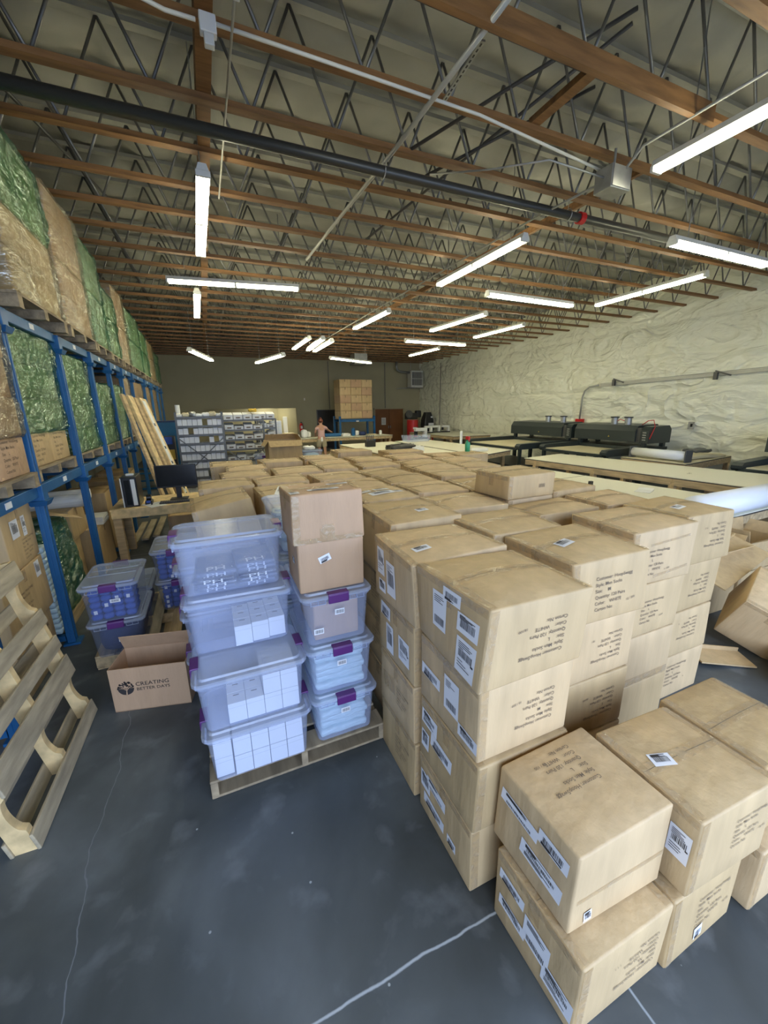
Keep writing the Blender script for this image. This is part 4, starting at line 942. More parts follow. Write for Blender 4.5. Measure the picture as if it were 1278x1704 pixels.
# ---------------------------------------------------------------- open cardboard boxes
def open_box(w_, d_, h_, label, loc, rz=0, flaps=(1, 1, 1, 1), ang=(120, 120, 120, 120), mt='kraft', rot=None, group=None, fl=None):
    """flaps order: front, back, left, right; ang = opening angle from closed"""
    b = empty('cardboard_box', loc, rz); tag(b, label, 'cardboard box', group); t = 0.006
    if rot: b.rotation_euler = rot
    mb = MB(); mb.box((0, 0, t/2), (w_, d_, t)); mb.box((0, -d_/2+t/2, h_/2), (w_, t, h_)); mb.box((0, d_/2-t/2, h_/2), (w_, t, h_))
    mb.box((-w_/2+t/2, 0, h_/2), (t, d_-2*t, h_)); mb.box((w_/2-t/2, 0, h_/2), (t, d_-2*t, h_)); mb.build('box_body', M[mt], b)
    F = fl or d_/2
    for k in range(4):
        if not flaps[k]: continue
        L = (w_ if k < 2 else d_); a = R(ang[k]); f_ = F if k < 2 else F*0.9
        mb = MB(); mb.prism([(-L/2+.004, 0), (L/2-.004, 0), (L/2-.012, f_), (-L/2+.012, f_)], lambda q: (q[0], q[1], -t/2), lambda q: (q[0], q[1], t/2))
        o = mb.build('flap', M[mt], b)
        base = {0: ((0, -d_/2, h_), 0), 1: ((0, d_/2, h_), math.pi), 2: ((-w_/2, 0, h_), -math.pi/2), 3: ((w_/2, 0, h_), math.pi/2)}[k]
        o.matrix_local = Matrix.Translation(base[0]) @ Matrix.Rotation(base[1], 4, 'Z') @ Matrix.Rotation(a, 4, 'X')
    return b
def creating():
    b = open_box(0.50, 0.27, 0.34, 'open cardboard box on the floor printed CREATING BETTER DAYS with a tree logo', (-0.545, 2.985, 0.0), R(-13), flaps=(0, 1, 0, 0), ang=(0, 62, 0, 0), fl=0.15)
    mb = MB(); Y = -0.1365
    def disc(cx, cz, r, y, mi, a0=0, a1=360, n=28):
        vs = [(cx, y, cz)]+[(cx+r*math.cos(R(a0+(a1-a0)*k/n)), y, cz+r*math.sin(R(a0+(a1-a0)*k/n))) for k in range(n+1)]
        mb.add(vs, [(0, k+1, k+2) for k in range(n)], mi)
    cx, cz, r = -0.155, 0.185, 0.052
    disc(cx, cz, r, Y, 0, 180, 360)
    vs = []; 
    rr = random.Random(2)
    for k in range(46):
        a = rr.uniform(0, math.pi); q = r*math.sqrt(rr.uniform(0.15, 1)); disc(cx+q*math.cos(a), cz+q*math.sin(a)*0.98, rr.uniform(0.004, 0.008), Y, 0, n=7)
    for (x0, z0, x1, z1, wd) in ((0.0, -0.05, 0.004, -0.012, 0.009), (0.004, -0.015, -0.03, 0.010, 0.006), (0.004, -0.015, 0.028, 0.012, 0.006), (0.003, -0.02, 0.002, 0.018, 0.006), (-0.02, 0.0, -0.042, 0.004, 0.004), (0.02, 0.004, 0.044, 0.0, 0.004)):
        v = Vector((x1-x0, z1-z0)).normalized(); n_ = Vector((-v.y, v.x))*wd/2
        mb.add([(cx+x0-n_.x, Y-0.0008, cz+z0-n_.y), (cx+x0+n_.x, Y-0.0008, cz+z0+n_.y), (cx+x1+n_.x*.5, Y-0.0008, cz+z1+n_.y*.5), (cx+x1-n_.x*.5, Y-0.0008, cz+z1-n_.y*.5)], [(0, 1, 2, 3)], 1)
    mb.build('tree_logo', [M['ink'], M['kraft']], b, fix=False)
    for s, sz, x, z in (('CREATING', 0.042, -0.09, 0.195), ('BETTER DAYS', 0.0325, -0.087, 0.158)):
        vs, fs, wd, ht = text_mesh(s, sz); mb = MB(); k = 0.215/wd
        mb.add([(x+p[0]*k, Y, z+p[1]) for p in vs], fs); mb.build('printed_text', M['ink'], b, fix=False)
creating()

# ---------------------------------------------------------------- blue rack and its loads
RX0 = -1.35; RD = 1.12
POSTS = [2.92, 4.12, 5.42, 6.72, 7.90, 8.95, 10.1, 12.0, 13.45, 15.1, 16.4]
BZ = (1.47, 2.84)
def rack():
    r = empty('pallet_rack', (RX0, 4.12, 0)); tag(r, 'long blue steel pallet rack down the left side of the warehouse', 'pallet rack')
    for i, y in enumerate(POSTS):
        for xx, nm in ((0, 'post'), (-RD, 'rear_post')):
            mb = MB(); yy = y-4.12
            mb.box((xx-0.022, yy, 1.38), (0.030, 0.085, 2.76), bev=0.004); mb.box((xx+0.008, yy-0.026, 1.38), (0.034, 0.028, 2.76), bev=0.004); mb.box((xx+0.008, yy+0.026, 1.38), (0.034, 0.028, 2.76), bev=0.004)
            mb.box((xx, yy, 0.01), (0.13, 0.13, 0.02)); p = mb.build(nm, M['blue'], r)
            for z in (1.30, 2.64):
                mb = MB(); mb.loft([[(xx-0.055, yy-0.055, z), (xx+0.05, yy-0.055, z), (xx+0.05, yy+0.055, z), (xx-0.055, yy+0.055, z)], [(xx-0.075, yy-0.08, z+0.045), (xx+0.07, yy-0.08, z+0.045), (xx+0.07, yy+0.08, z+0.045), (xx-0.075, yy+0.08, z+0.045)]])
                mb.box((xx-0.005, yy, z+0.11), (0.10, 0.11, 0.14), bev=0.005); mb.build('post_collar', M['blue'], p)
        for zr in (0.06, 1.41, 2.76): mb = MB(); mb.box((-RD/2, y-4.12, zr), (RD-0.1, 0.05, 0.05)); mb.build('side_rail', M['blue'], r)
        if i+1 < len(POSTS):
            y1 = POSTS[i+1]
            for z in BZ:
                for xx in (0, -RD):
                    mb = MB(); mb.box((xx-0.01, (y+y1)/2-4.12, z-0.05), (0.045, y1-y-0.09, 0.09), bev=0.006); bm_ = mb.build('beam', M['blue'], r)
                    if xx == 0:
                        mb = MB(); mb.box((0.0145, (y+y1)/2-4.12, z-0.045), (0.003, 0.10, 0.045)); mb.build('beam_tag', M['paper'], bm_)
    mb = MB(); mb.box((-RD/2-0.05, 4.28-4.12, 0.03), (RD-0.3, 0.06, 0.05)); mb.build('floor_rail', M['blue'], r)
rack()
_cm = {}
def cmesh(d, mt):
    key = (round(d[0], 2), round(d[1], 2), round(d[2], 2), mt)
    if key not in _cm:
        mb = MB(); vs, fs = rbox(d, 0.010, 1); mb.add([(p[0], p[1], p[2]+d[2]/2) for p in vs], fs); _cm[key] = mb.mesh('stacked_carton', M[mt], True)
    return _cm[key]
def wrap_mesh(d, seed, taper=0.0, cut=0.0):
    vs, fs = rbox(d, 0.05, 22); out = []
    for p in vs:
        v = Vector(p); t = v.z/d[2]+0.5
        n = 0.012 + noise.noise((v.x*4+seed, v.y*4, v.z*5))*0.024 + abs(noise.noise((v.x*7+v.z*5, v.y*7+seed+v.z*4, v.z*11)))*0.026
        e = Vector((v.x/d[0], v.y/d[1], 0)).normalized() if abs(v.x)+abs(v.y) > 0 else Vector((0, 0, 0))
        v = v + e*n; v.x *= 1-taper*t; v.y *= 1-taper*t
        out.append((v.x, v.y, v.z+d[2]/2))
    return out, fs
def load(y0, y1, z0, tiers, label, xf=-1.27, dx=1.05, pal=True, seed=0, group='shrink-wrapped pallet loads on the blue rack', text_row=None, mt='card', base=0):
    """tiers: list of (height, rows, wrap material or None)"""
    t = empty('wrapped_pallet_load', (xf-dx/2, (y0+y1)/2, z0)); tag(t, label, 'pallet load', group)
    z = 0; W_ = y1-y0
    if pal:
        mb = MB()
        mb.box((0, 0, 0.055), (0.09, W_, 0.08))
        for k in range(3): mb.box((0, -W_/2+0.05+(W_-0.1)*k/2, 0.055), (dx, 0.09, 0.078))
        mb.box((0, 0, 0.105), (dx, W_, 0.02)); mb.box((0, -W_/2+0.05, 0.008), (dx, 0.1, 0.016)); mb.box((0, W_/2-0.05, 0.008), (dx, 0.1, 0.016)); mb.build('pallet', M['palletwood'], t); z = 0.118
    rnd = random.Random(seed)
    for ti, (h, rows, wr) in enumerate(tiers):
        ny_ = 2; ch = h/rows; cd = (dx-0.06)/2; cw = (W_-0.06)/ny_
        for r_ in range(rows):
            for j in range(ny_):
                for i in range(2):
                    if i == 0 and not (j == 0): pass
                    o = bpy.data.objects.new('stacked_carton', cmesh((cd-0.006, cw-0.006, ch-0.004), mt)); col.objects.link(o); o.parent = t
                    o.location = (-dx/2+0.03+cd*(i+0.5)+rnd.uniform(-.006, .006), -W_/2+0.03+cw*(j+0.5)+rnd.uniform(-.006, .006), z+ch*r_)
                    if text_row is not None and r_ == text_row and ti == 0 and i == 1:
                        vs, fs, wd, ht = text_mesh(TXT6 % 'L', 0.032); mb = MB()
                        mb.add([(cd/2-0.001, p[0]-wd/2, p[1]-ht/2+ch*0.55) for p in vs], fs); mb.build('printed_text', M['inkgrey'], o, fix=False)
        if wr:
            zb = z + (ch*base if ti == 0 else 0); hh = h-(ch*base if ti == 0 else 0)
            vs, fs = wrap_mesh((dx-0.02, W_-0.02, hh+0.03), seed*3+ti)
            mb = MB(); mb.add([(p[0], p[1], p[2]+zb-0.02) for p in vs], fs); mb.build('stretch_wrap', M[wr], t, smooth=True, fix=False)
        z += h
    return t
g, c_ = 'wrap_green', 'wrap_clear'
ZU = 2.845; ZL = 1.475
load(4.20, 5.44, ZU, [(0.66, 2, c_), (0.62, 2, g)], 'upper-level load nearest the camera, clear wrap below and bright green above', seed=1, xf=-1.22, mt='card2')
load(5.56, 6.72, ZU, [(0.66, 2, c_), (0.68, 2, c_)], 'upper-level load in pinkish clear wrap, second from the camera', seed=2, xf=-1.22, mt='kraft')
load(6.86, 7.84, ZU, [(0.66, 2, g), (0.62, 2, g)], 'upper-level green load just past the clear-wrapped one', seed=3, xf=-1.24)
load(7.98, 8.90, ZU, [(0.56, 2, g), (0.42, 1, g)], 'upper-level short green load with a round green top bundle', seed=4, xf=-1.26)
load(9.02, 10.0, ZU, [(0.62, 2, c_), (0.66, 2, c_)], 'upper-level tall brown load in clear wrap, beyond the short green one', seed=5, xf=-1.26, mt='kraft')
load(10.2, 11.9, ZU, [(0.56, 2, g), (0.60, 2, g)], 'upper-level wide green load past the middle of the rack', seed=6, xf=-1.26)
load(12.1, 13.35, ZU, [(0.56, 2, g), (0.50, 1, g)], 'upper-level green load third from the far end', seed=7, xf=-1.28)
load(13.55, 15.0, ZU, [(0.60, 2, c_), (0.45, 1, c_)], 'upper-level clear-wrapped load second from the far end', seed=8, xf=-1.28)
load(15.2, 16.3, ZU, [(0.60, 2, g), (0.30, 1, g)], 'upper-level green load at the far end of the rack', seed=9, xf=-1.28)
load(2.96, 4.04, ZL, [(1.14, 4, c_)], 'lower-level load at the left edge, shiny clear wrap over printed cartons', seed=10, xf=-1.30, text_row=0, base=1, mt='kraft')
load(4.22, 5.36, ZL, [(1.16, 4, g)], 'lower-level load of printed cartons behind the first blue post, torn green wrap', seed=11, xf=-1.36, text_row=0, base=1, mt='card')
load(5.52, 6.64, ZL, [(1.10, 4, g)], 'lower-level green-tinted load between the second and third blue posts', seed=12, xf=-1.36)
load(6.84, 7.80, ZL, [(0.86, 3, g)], 'lower-level shorter green load behind the leaning planks, nearer one', seed=13, xf=-1.34)
load(8.00, 8.86, ZL, [(0.90, 3, g)], 'lower-level shorter green load behind the leaning planks, farther one', seed=14, xf=-1.34)
load(9.05, 10.0, ZL, [(1.1, 3, c_)], 'lower-level brown load just past the leaning planks', seed=15, xf=-1.36, mt='kraft')
load(10.2, 11.9, ZL, [(1.1, 3, c_)], 'lower-level wide brown load past the middle of the rack', seed=16, xf=-1.36, mt='kraft')
load(12.1, 13.35, ZL, [(1.1, 3, c_)], 'lower-level brown load third from the far end', seed=17, xf=-1.36, mt='kraft')
load(13.55, 15.0, ZL, [(1.1, 3, c_)], 'lower-level brown load second from the far end', seed=18, xf=-1.36, mt='kraft')
def rack_ground():
    Gg = 'cartons on the floor under the blue rack'
    Carton(-2.0, -1.42, 3.30, 3.98, 0, 0.46, 'large brown carton on the floor under the first rack bay', 'card2', group=Gg, jit=0.01, bulge=0).text('R', 0.45, 0.25, TXT6 % 'L', 0.032)
    c = Carton(-2.0, -1.40, 3.28, 4.02, 0.46, 0.45, 'large brown carton with a white label, middle one under the first rack bay', 'card2', group=Gg, jit=0.01, bulge=0); c.text('R', 0.32, 0.2, TXT6 % 'L', 0.032); c.label('R', 0.60, 0.37, 0.09, 0.13, 0, 3)
    c = Carton(-1.98, -1.41, 3.52, 4.05, 0.91, 0.45, 'large brown carton with two white labels, top one under the first rack bay', 'card', group=Gg, jit=0.01, bulge=0.01); c.label('R', 0.18, 0.30, 0.13, 0.14, 0, 3); c.label('R', 0.34, 0.29, 0.07, 0.16, 0, 0); c.text('R', 0.36, 0.12, TXT6 % 'M', 0.026)
    t = empty('wrapped_bundle', (-1.75, 4.78, 0.0)); tag(t, 'slumped bundle in dark green wrap on the floor under the second rack bay', 'wrapped bundle')
    vs, fs = wrap_mesh((0.62, 0.86, 0.88), 31, 0.22); mb = MB(); mb.add([(p[0], p[1], p[2]+0.12) for p in vs], fs); mb.build('stretch_wrap', M['wrap_green'], t, smooth=True, fix=False)
    vs, fs = wrap_mesh((0.56, 0.80, 0.84), 33, 0.22); mb = MB(); mb.add([(p[0], p[1], p[2]+0.12) for p in vs], fs); mb.build('bundle_core', M['green_core'], t, smooth=True, fix=False)
    mb = MB(); mb.box((0, 0, 0.06), (0.64, 0.9, 0.12), bev=0.01); mb.build('pallet', M['woody'], t)
    o = MB(); o.prism([(-0.17, -0.1), (0.16, -0.12), (0.2, 0.06), (-0.12, 0.12)], lambda q: (q[0], q[1], 0), lambda q: (q[0], q[1], 0.006)); s = o.build('cardboard_scrap', M['card']); s.location = (-1.50, 4.95, 1.03); s.rotation_euler = (0.1, 0.35, 0.8)
    tag(s, 'torn cardboard scrap on top of the green wrapped bundle', 'cardboard scrap')
    t = empty('wrapped_bundle', (-1.62, 4.19, 0.10)); tag(t, 'narrow clear-wrapped bundle of pale strips right behind the first blue post', 'wrapped bundle')
    for k in range(16): soft('strip_bag', 'teal', (0, 0, 0.052*k), (0.40, 0.15, 0.048), None, None, None, seed=k, amp=0.01, parent=t)
    Carton(-2.1, -1.6, 5.30, 5.8, 0, 0.6, 'brown carton standing under the third rack bay, nearer one', 'card2', group=Gg, jit=0.01)
    Carton(-1.95, -1.42, 5.86, 6.5, 0.0, 0.62, 'wide brown carton on the floor beside the wooden desk leg', 'card', group=Gg, jit=0.015)
    Carton(-2.1, -1.55, 5.4, 6.0, 0.62, 0.35, 'brown carton stacked under the third rack bay', 'card2', group=Gg, jit=0.015)
    Carton(-2.1, -1.7, 6.05, 6.5, 0.64, 0.30, 'smaller dark brown carton stacked near the computer tower', 'card2', group=Gg, jit=0.015)
    Carton(-2.1, -1.5, 6.9, 7.6, 0.0, 0.9, 'tall brown carton under the fourth rack bay', 'card2', group=Gg, jit=0.015)
    Carton(-2.1, -1.5, 8.1, 8.7, 0.0, 0.9, 'tall brown carton under the fifth rack bay', 'card2', group=Gg, jit=0.015)
    Carton(-2.1, -1.5, 9.2, 9.9, 0.0, 0.9, 'tall brown carton under the sixth rack bay', 'card2', group=Gg, jit=0.015)
    for k, (y, z, lab) in enumerate(((5.62, 1.03, 'thick white rolled sheet lying on cartons under the third rack bay'), (5.9, 1.06, 'white plastic roll beside the first one under the third rack bay'))):
        mb = MB(); mb.cyl((-2.05, y, z), (-1.45, y+0.1, z), 0.06+0.02*(k == 0), 16); tag(mb.build('plastic_roll', M['white'], smooth=False), lab, 'roll')
    mb = MB(); mb.box((0, 0, 0.02), (0.26, 0.34, 0.04)); 
    s = empty('paper_stack', (-1.46-0.05, 6.2, 0.62+0.003)); tag(s, 'stack of papers on the wide brown carton beside the desk', 'paper stack')
    for k in range(5):
        mb = MB(); mb.box((0.004*(k % 2), 0.006*(k % 3), 0.012+0.02*k), (0.24, 0.32, 0.018)); mb.build('ream', M['white'], s)
M['green_core'] = mat('green_wrapped_core', (0.05, 0.16, 0.09), 0.4, bump=0.4, bscale=6)
rack_ground()
def planks():
    Gp = 'long panels leaning against the rack'
    def lean(name, w_, th, L, base, top, mt, lab):
        b = Vector(base); t = Vector(top); d = (t-b).normalized()
        yv = Vector((0.25, 1, 0)).normalized(); yv = (yv-d*yv.dot(d)).normalized(); xv = yv.cross(d)
        mm = Matrix((yv, xv, d)).transposed().to_4x4(); mm.translation = b
        mb = MB(); mb.box((0, 0, L/2), (w_, th, L), bev=0.003); o = mb.build(name, M[mt]); o.matrix_world = mm; return tag(o, lab, 'plank', Gp)
    lean('plank', 0.10, 0.04, 2.42, (-0.62, 7.10, 0.0), (-1.165, 7.55, 2.30), 'wood', 'narrow bare timber plank, nearest of those leaning on the rack')
    lean('plank', 0.16, 0.05, 2.42, (-0.50, 7.40, 0.0), (-1.12, 7.86, 2.30), 'pine', 'wide pale timber plank leaning on the rack behind the first')
    lean('plank', 0.10, 0.04, 2.40, (-0.42, 7.62, 0.0), (-1.07, 8.05, 2.28), 'wood', 'narrow plank between the pale one and the white slotted panel')
    o = lean('notched_board', 0.24, 0.05, 2.40, (-0.33, 7.84, 0.0), (-1.00, 8.28, 2.26), 'pine', 'leaning timber panel with a white strip of black square holes')
    mb = MB(); mb.box((-0.02, 0.028, 1.2), (0.11, 0.006, 2.3)); s = mb.build('white_strip', M['white'], o)
    for k, z in enumerate((0.5, 0.62, 0.74, 0.86, 0.98, 1.10, 1.22, 1.50, 1.92)):
        mb = MB(); mb.box((-0.02, 0.033, z), (0.05, 0.004, 0.05)); mb.build('square_hole', M['black'], s)
planks()

# ---------------------------------------------------------------- computer desk
def desk():
    d = empty('desk', (-0.55, 6.55, 0)); tag(d, 'rough timber workbench used as a computer desk beside the rack', 'desk')
    board(d, 'desktop', (0, 0, 0.765), (1.55, 0.80, 0.03), 'pine'); board(d, 'apron', (0, -0.385, 0.70), (1.53, 0.03, 0.10), 'pine'); board(d, 'apron', (0, 0.385, 0.70), (1.53, 0.03, 0.10), 'pine')
    for sx in (-1, 1):
        for sy in (-1, 1): board(d, 'leg', (sx*0.71, sy*0.32, 0.375), (0.10, 0.10, 0.75), 'wood')
    z = 0.78
    t = empty('computer_tower', (-1.07, 6.45, z)); tag(t, 'glossy black computer tower standing on the left end of the desk', 'computer')
    mb = MB(); mb.box((0, 0, 0.205), (0.19, 0.42, 0.41), bev=0.008); mb.build('case', M['black'], t)
    mb = MB(); mb.box((-0.088, -0.214, 0.2), (0.012, 0.012, 0.40)); mb.build('side_trim', M['white'], t)
    mb = MB(); mb.box((0.05, -0.213, 0.2), (0.05, 0.01, 0.36), bev=0.004); mb.build('front_stripe', M['white'], t)
    mb = MB(); mb.box((-0.02, -0.212, 0.2), (0.06, 0.008, 0.34), bev=0.003); mb.build('front_panel', M['screen'], t)
    mb = MB(); mb.box((-0.0, 0.05, 0.42), (0.09, 0.08, 0.02)); tag(mb.build('small_box', M['white'], loc=(-1.07, 6.4, z+0.001)), 'small white box lying on the computer tower', 'box')
    mn = empty('monitor', (-0.50, 6.52, z)); mn.rotation_euler = (0, 0, R(-4)); tag(mn, 'wide black computer monitor on the desk', 'monitor')
    mb = MB(); mb.box((0, 0, 0.345), (0.55, 0.035, 0.33), bev=0.006); mb.build('casing', M['black'], mn)
    mb = MB(); mb.box((0, -0.0185, 0.35), (0.52, 0.003, 0.295)); mb.build('screen', M['screen'], mn)
    mb = MB(); mb.box((0, 0.03, 0.12), (0.07, 0.03, 0.22)); mb.box((0, 0.02, 0.008), (0.24, 0.17, 0.014), bev=0.005); mb.build('stand', M['black'], mn)
    k = empty('keyboard', (-0.52, 6.30, z)); tag(k, 'black keyboard in front of the monitor', 'keyboard')
    mb = MB(); mb.box((0, 0, 0.01), (0.44, 0.14, 0.018), bev=0.004); mb.build('keyboard_base', M['black'], k)
    mb = MB()
    for i in range(14):
        for j in range(5): mb.box((-0.20+0.03*i, -0.05+0.025*j, 0.022), (0.024, 0.019, 0.006))
    mb.build('keys', M['darksteel'], k)['kind'] = 'stuff'
    vs, fs = rbox((0.06, 0.10, 0.034), 0.015, 2); mb = MB(); mb.add([(p[0], p[1], p[2]+0.017) for p in vs], fs); tag(mb.build('mouse', M['black'], smooth=True, loc=(-0.23, 6.29, z)), 'black computer mouse right of the keyboard', 'mouse')
    s = empty('tape_dispenser', (-0.87, 6.33, z)); mb = MB(); mb.box((0, 0, 0.03), (0.09, 0.16, 0.06), bev=0.01); mb.build('dispenser_base', M['black'], s)
    mb = MB(); mb.cyl((-0.03, 0.02, 0.09), (0.03, 0.02, 0.09), 0.045, 16); mb.build('dispenser_reel', M['black'], s); mb = MB(); mb.box((0, -0.075, 0.05), (0.05, 0.02, 0.03)); mb.build('dispenser_front', M['sockblue'], s)
    tag(s, 'small black and blue device beside the computer tower', 'device')
    for i, (x, y, a, lab) in enumerate(((-0.80, 6.25, 0.5, 'white sheet of paper under the keyboard, left'), (-0.12, 6.42, 0.1, 'white sheet of paper at the right end of the desk'))):
        mb = MB(); mb.box((0, 0, 0.0015), (0.21, 0.29, 0.003)); tag(mb.build('paper_sheet', M['white'], loc=(x, y, z), rz=a), lab, 'paper')
    mb = MB(); mb.tube([(-0.96, 6.25, z+0.012), (-0.9, 6.22, z+0.012), (-0.86, 6.24, z+0.012), (-0.8, 6.30, z+0.015), (-0.72, 6.38, z+0.012)], 0.006, 6); tag(mb.build('cable', M['white'], smooth=True), 'white cable curling across the desk', 'cable')
    Carton(-0.75, -0.35, 6.9+0.1, 7.25, 0, 0.42, 'dark brown carton on the floor beyond the desk', 'card2', group=None, jit=0.01)
    for k in range(3):
        o = board(None, 'shelf_slat', (0, 0, 0), (0.10, 1.3, 0.03), 'oldwood'); o.location = (-1.28+0.16*k, 7.75, 0.02+0.035*k); tag(o, 'loose wooden slat on the floor under the desk, %s of three' % ['left', 'middle', 'right'][k], 'slat', 'loose slats under the desk')
desk()
# ---------------------------------------------------------------- white work tables
def table(name_lab, corners, z, th=0.035, legs=True, loc=None, frame_h=0.11, mt='tabletop', group='white-topped work tables', cat='table', nleg=2, shelf=False, seam=None):
    """corners: near-left, near-right, far-right, far-left of the top"""
    P = [Vector((p[0], p[1], 0)) for p in corners]; c = sum(P, Vector())/4
    t = empty('work_table', (c.x, c.y, 0)); tag(t, name_lab, cat, group)
    Q = [p-c for p in P]
    mb = MB(); mb.loft([[(q.x, q.y, z-0.012) for q in Q], [(q.x, q.y, z) for q in Q]]); mb.build('table_top', M[mt], t)
    mb = MB(); mb.loft([[(q.x, q.y, z-0.030) for q in Q], [(q.x, q.y, z-0.0125) for q in Q]]); mb.build('top_edge', M['edge'], t)
    names = []
    for a in range(4):
        p, q = Q[a]*0.985, Q[(a+1) % 4]*0.985; d = (q-p); mid = (p+q)/2
        board(t, 'apron', (mid.x, mid.y, z-0.03-frame_h/2), (d.length, 0.035, frame_h), 'woody', rot=math.atan2(d.y, d.x))
    for f in ([0, 1] if nleg == 2 else [i/(nleg-1) for i in range(nleg)]):
        for (a, b) in ((0, 3), (1, 2)):
            p = Q[a].lerp(Q[b], 0.04+0.92*f)*0.95
            board(t, 'leg', (p.x, p.y, (z-0.03)/2), (0.09, 0.09, z-0.03), 'wood')
    if shelf:
        mb = MB(); mb.loft([[(q.x*.93, q.y*.96, 0.25) for q in Q], [(q.x*.93, q.y*.96, 0.27) for q in Q]]); mb.build('lower_shelf', M['wood'], t)
    if seam:
        mb = MB(); a = Q[0].lerp(Q[3], seam); b = Q[1].lerp(Q[2], seam); mb.loft([[(a.x, a.y-0.006, z+0.0005), (b.x, b.y-0.006, z+0.0005), (b.x, b.y+0.006, z+0.0005), (a.x, a.y+0.006, z+0.0005)], [(a.x, a.y-0.006, z+0.002), (b.x, b.y-0.006, z+0.002), (b.x, b.y+0.006, z+0.002), (a.x, a.y+0.006, z+0.002)]]); mb.build('top_joint', M['edge'], t)
    return t
table('long white-topped table nearest the machines, timber apron, running to the right edge', [(7.10, 2.3), (8.72, 2.5), (8.05, 7.39), (6.70, 7.17)], 0.88, nleg=4, shelf=True)
table('long white-topped table right beside the big carton stack, carrying the big white roll', [(4.56, 2.36), (6.50, 2.45), (6.12, 6.77), (4.30, 6.60)], 0.80, nleg=3, seam=0.62, shelf=True)
table('wide white work table beyond the back of the carton stack, nearest the grey shelving', [(4.24, 9.0), (6.28, 8.5), (6.20, 13.5), (4.12, 13.3)], 0.85, nleg=3)
table('wide white work table beyond the carton stack, beside the machine beds', [(6.40, 8.35), (7.85, 8.95), (7.75, 13.7), (6.34, 13.55)], 0.85, nleg=3)
table('white work table the worker stands at, cluttered with small equipment', [(3.05, 15.95), (7.45, 16.1), (7.42, 17.1), (3.0, 16.95)], 0.90, nleg=3, shelf=True)
table('low white table along the insulated wall near the far corner', [(9.5, 14.4), (11.35, 14.3), (11.35, 18.2), (9.35, 18.2)], 0.85, nleg=3)
table('brown timber table beside the insulated wall carrying cream fabric and a white roll', [(9.0, 5.0), (11.35, 5.35), (11.30, 5.95), (9.0, 6.45)], 0.84, mt='cream', frame_h=0.12, nleg=2)

# ---------------------------------------------------------------- heat presses
def press(y0, y1, lab, x=10.15, bed=True, pipes=True, xb=8.75, loc_pipes=(0.55, 0.72), beddy=0):
    L = y1-y0; p = empty('heat_press', (x, (y0+y1)/2, 0)); tag(p, lab, 'heat press', 'large green-black heat presses along the insulated wall')
    prof = [(0, 1.10), (0, 1.38), (0.10, 1.52), (0.85, 1.54), (0.95, 1.44), (0.95, 1.10)]
    mb = MB(); mb.prism(prof, lambda q: (q[0], -L/2+0.34, q[1]), lambda q: (q[0], L/2, q[1])); mb.build('hood', M['press'], p)
    mb = MB(); mb.prism([(0.02, 1.08), (0.02, 1.40), (0.12, 1.50), (0.8, 1.52), (0.9, 1.42), (0.9, 1.08)], lambda q: (q[0], -L/2, q[1]), lambda q: (q[0], -L/2+0.22, q[1])); e = mb.build('control_box', M['press'], p)
    mb = MB(); mb.box((0.4, -L/2+0.28, 1.28), (0.7, 0.12, 0.36)); mb.build('end_bracket', M['darksteel'], p)
    for k in range(4):
        mb = MB(); mb.box((0.012, -L/2+0.11, 1.17+0.06*k), (0.006, 0.09, 0.025)); mb.build('vent_slot', M['steel'], e)
    mb = MB(); mb.add([(-0.003, 0.0, 1.2), (-0.003, -0.05, 1.2), (-0.003, -0.025, 1.245)], [(0, 1, 2)]); mb.build('warning_sticker', M['yellow'], p, fix=False)
    if pipes:
        for f in loc_pipes:
            yy = L/2-f*L
            mb = MB(); mb.cyl((0.35, yy, 1.5), (0.35, yy, 1.70), 0.085, 18); q = mb.build('exhaust_stub', M['steel'], p, smooth=False)
            mb = MB(); mb.cyl((0.35, yy, 1.70), (0.35, yy, 1.73), 0.11, 18); mb.build('exhaust_cap', M['black'], q)
    for xx in (0.1, 0.85):
        for yy in (-L/2+0.15, L/2-0.15):
            mb = MB(); mb.box((xx, yy, 0.55), (0.10, 0.10, 1.10)); mb.build('frame_leg', M['press'], p)
    mb = MB(); mb.box((0.47, 0, 0.93), (0.9, L-0.1, 0.08)); mb.build('lower_platen', M['press'], p)
    if bed:
        w_ = x-xb
        for yy in (-L/2+0.12, L/2-0.12):
            mb = MB(); mb.prism([(-w_, 0.86), (-w_, 0.92), (-w_+0.06, 0.98), (-0.02, 1.02), (-0.02, 0.84), (-w_+0.05, 0.82)], lambda q: (q[0], yy-0.09, q[1]), lambda q: (q[0], yy+0.09, q[1])); mb.build('bed_rail', M['press'], p)
        mb = MB(); mb.box((-w_/2, 0, 0.88), (w_-0.1, L-0.5, 0.03)); mb.build('sliding_bed', M['cream'], p)
        mb = MB(); mb.box((-w_+0.04, 0, 0.84), (0.05, L-0.3, 0.07)); mb.build('front_bar', M['press'], p)
        for yy in (-L/2+0.12, L/2-0.12):
            mb = MB(); mb.box((-w_+0.12, yy, 0.41), (0.08, 0.08, 0.82)); mb.build('bed_leg', M['press'], p)
        mb = MB(); mb.box((-w_/2, 0, 0.30), (w_-0.2, L-0.4, 0.05)); mb.build('lower_tray', M['darksteel'], p)
    return p
press(9.0, 11.65, 'green-black heat press farther away, under the bend of the wall conduit', xb=8.2, loc_pipes=(0.52, 0.76))
pr = press(6.62, 8.85, 'green-black heat press in the middle with red hoses at its near end', xb=8.75, loc_pipes=(0.45, 0.63))
for pts in ([(0.3, -0.72, 1.53), (0.3, -0.87, 1.64), (0.28, -1.02, 1.66), (0.2, -1.13, 1.5), (0.05, -1.13, 1.2)], [(0.35, 0.05, 1.60), (0.35, -0.05, 1.66), (0.35, -0.2, 1.62)]):
    mb = MB(); mb.tube(pts, 0.010, 6); mb.build('red_hose', M['red'], pr, smooth=True)
